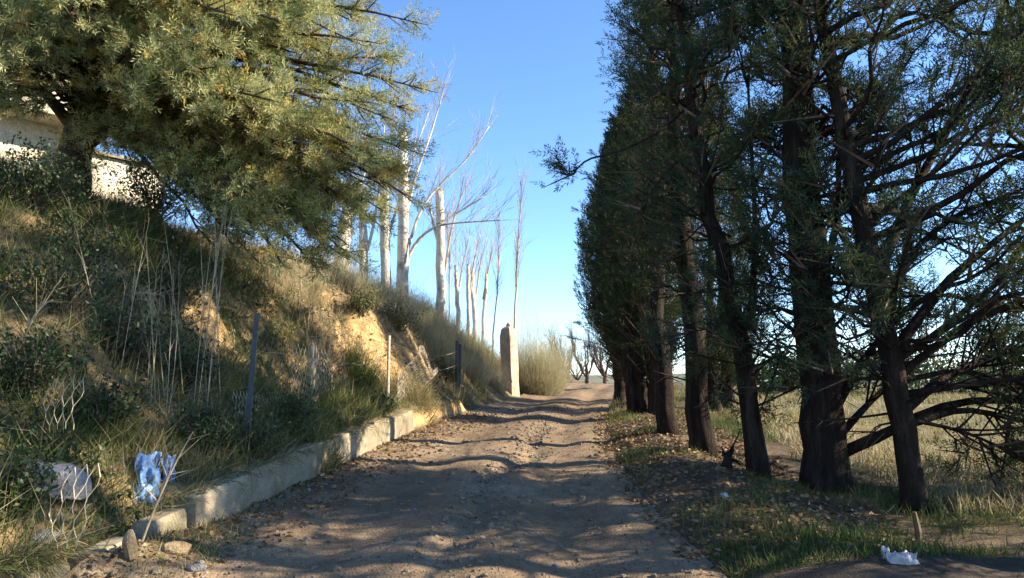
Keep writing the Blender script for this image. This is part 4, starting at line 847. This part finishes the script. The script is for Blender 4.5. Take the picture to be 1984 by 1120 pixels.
x, y = scatter(66000, lambda y, r: Rx(y)+2.2+(3+y*.9)*r, 5.8, 40, g, 1.5); c = fbm(x*.6, y*.6, 107, 3); side = y < side_edge(x)+.15
grass('field_grass', x, y, g, (.085+.09*vnoise(x, y, 108))*(1+.012*y), .007+.0006*y, np.clip(.82+.45*fbm(x*.4, y*.4, 109, 3), .3, .98), .13, .5, (g.random(len(x)) < sm(c, -.5, .1)) & ~side)
n = 16000; y = 3.6+9.8*g.random(n)**1.25; c = fbm(y*1.4, y*0, 131, 3); k = g.random(n) < sm(c, -.3, .5)*(.30+.5*sm(y, 5.6, 4.8)); y = y[k]; n = len(y); x = Lx(y)-.16*g.random(n)-.02
mb = MB(); L = (.06+.15*g.random(n)**1.5)*(1+.5*sm(y, 5.6, 4.6)); stamp(mb, BLADE, np.stack([x, y, Zr(y)+.27+.04*g.random(n)], 1), unit(np.stack([g.uniform(.3, 1.2, n), g.normal(0, .5, n), g.normal(-.2, .6, n)], 1)), np.stack([np.full(n, .006), L*.9, L], 1), np.clip(g.normal(.6, .22, n)+.4*c[k], 0, 1), g); mb.build('overhanging_grass', M['grass'])['kind'] = 'stuff'
x, y = scatter(9000, lambda y, r: Lx(y)+.02+.5*r**2, 3.4, 7, g); c = fbm(x*1.5, y*1.5, 133, 2); grass('wall_foot_grass', x, y, g, .06+.08*vnoise(x*2, y*2, 134), .005, .5, .25, .7, g.random(len(x)) < .5*sm(c, -.1, .4)*sm(y, 6.5, 5))
x, y = scatter(3500, lambda y, r: Lx(y)+.02+.4*r**2, 4, 16, g); c = fbm(x*1.5, y*1.5, 111, 2); grass('track_edge_grass', x, y, g, .05, .005, .45, .2, .7, g.random(len(x)) < sm(c, 0, .3))

# tangle of dead stalks and thin brambles over the weeds
x, y = scatter(7000, lambda y, r: Lx(y)-.15-5.2*r, 3.2, 15, g, 1.1); n = len(x); z = height(x, y)+g.uniform(-.02, .10, n); mb = MB()
D = unit(g.normal(0, 1, (n, 3))*[1, 1, .45]+[0, 0, .55]); L = g.uniform(.15, .65, n); stamp(mb, BLADE, np.stack([x, y, z], 1), D, np.stack([np.full(n, .0035), L*1.3, L], 1), np.clip(g.normal(.88, .12, n), 0, 1), g)
k = 2600; L = g.uniform(.1, .45, k); stamp(mb, TWIG, np.stack([x, y, z], 1)[:k], D[::-1][:k], np.stack([np.full(k, .003)]*2+[L], 1), np.full(k, .8), g); mb.build('dry_tangle', M['grass'])['kind'] = 'stuff'

def litter(name, x, y, g, size, tint, label_mat='litter'):
    n = len(x); z = height(x, y)+.006; mb = MB(); D = unit(g.normal(0, 1, (n, 3))*[1, 1, .25]); stamp(mb, LEAF, np.stack([x, y, z], 1), D, size*g.uniform(.5, 1.4, n), np.clip(g.normal(tint, .25, n), 0, 1), g)
    o = mb.build(name, M[label_mat]); o['kind'] = 'stuff'
x, y = scatter(9000, lambda y, r: Rx(y)-.15+1.9*r, 4.6, 14, g); k = (y > side_edge(x)+.02) | (g.random(len(x)) < .5); litter('leaf_litter', x[k], y[k], g, .05, .5)
x, y = scatter(2600, lambda y, r: Lx(y)+.02+.7*r**2, 3.6, 14, g); litter('leaf_litter', x, y, g, .05, .45)
x, y = scatter(9000, lambda y, r: Lx(y)-.2-4.5*r, 3.2, 15, g); litter('leaf_litter', x, y, g, .06, .5)
x, y = scatter(38000, lambda y, r: Lx(y)-.15-5.0*r, 3.0, 10, g); c = fbm(x*1.0, y*1.0, 121, 3); k = g.random(len(x)) < sm(c, -.25, .3); x, y = x[k], y[k]; n = len(x)
mb = MB(); stamp(mb, LEAF, np.stack([x, y, height(x, y)+g.uniform(0, .14, n)], 1), unit(g.normal(0, .7, (n, 3))+[0, 0, .4]), .045*g.uniform(.5, 1.5, n), np.clip(g.normal(.35, .25, n)+.3*fbm(x*2, y*2, 123, 2), 0, 1), g); mb.build('ground_cover', M['shrub'])['kind'] = 'stuff'

def gravel(name, n, xf, y0, y1, s0, s1, mat, g, p=1.0):
    x, y = scatter(n, xf, y0, y1, g, p); mb = MB(); w = g.integers(0, 5, n); sz = s0+(s1-s0)*g.random(n)**4; z = height(x, y)+sz*.15; D = unit(g.normal(0, .3, (n, 3))+[0, 0, 1.0])
    for q in range(5): k = w == q; stamp(mb, PEB[q], np.stack([x, y, z], 1)[k], D[k], sz[k], .5, g)
    mb.build(name, M[mat])['kind'] = 'stuff'
gravel('gravel', 3200, lambda y, r: Lx(y)+(Rx(y)-Lx(y))*r, 4.2, 15, .005, .022, 'gravel', g, 1.2)
gravel('gravel', 1500, lambda y, r: Lx(y)+(Rx(y)-Lx(y))*np.clip(.60+.06*np.sin(y*.8)+.03*np.sin(y*2.3)+.14*(r-.5), 0, 1), 4.2, 13, .006, .034, 'gravel', g)
gravel('gravel', 380, lambda y, r: Lx(y)+.03+.5*r*r, 3.8, 14, .006, .04, 'gravel', g)
gravel('gravel', 700, lambda y, r: Lx(y)+(Rx(y)-Lx(y))*r, 4.2, 16, .012, .05, 'gravel', g, 1.1)
gravel('gravel', 600, lambda y, r: Rx(y)-.2+1.6*r, 4.6, 13, .006, .035, 'ochre_rock', g)
gravel('gravel', 700, lambda y, r: Lx(y)-.3-2.5*r, 7.5, 15, .01, .06, 'ochre_rock', g)
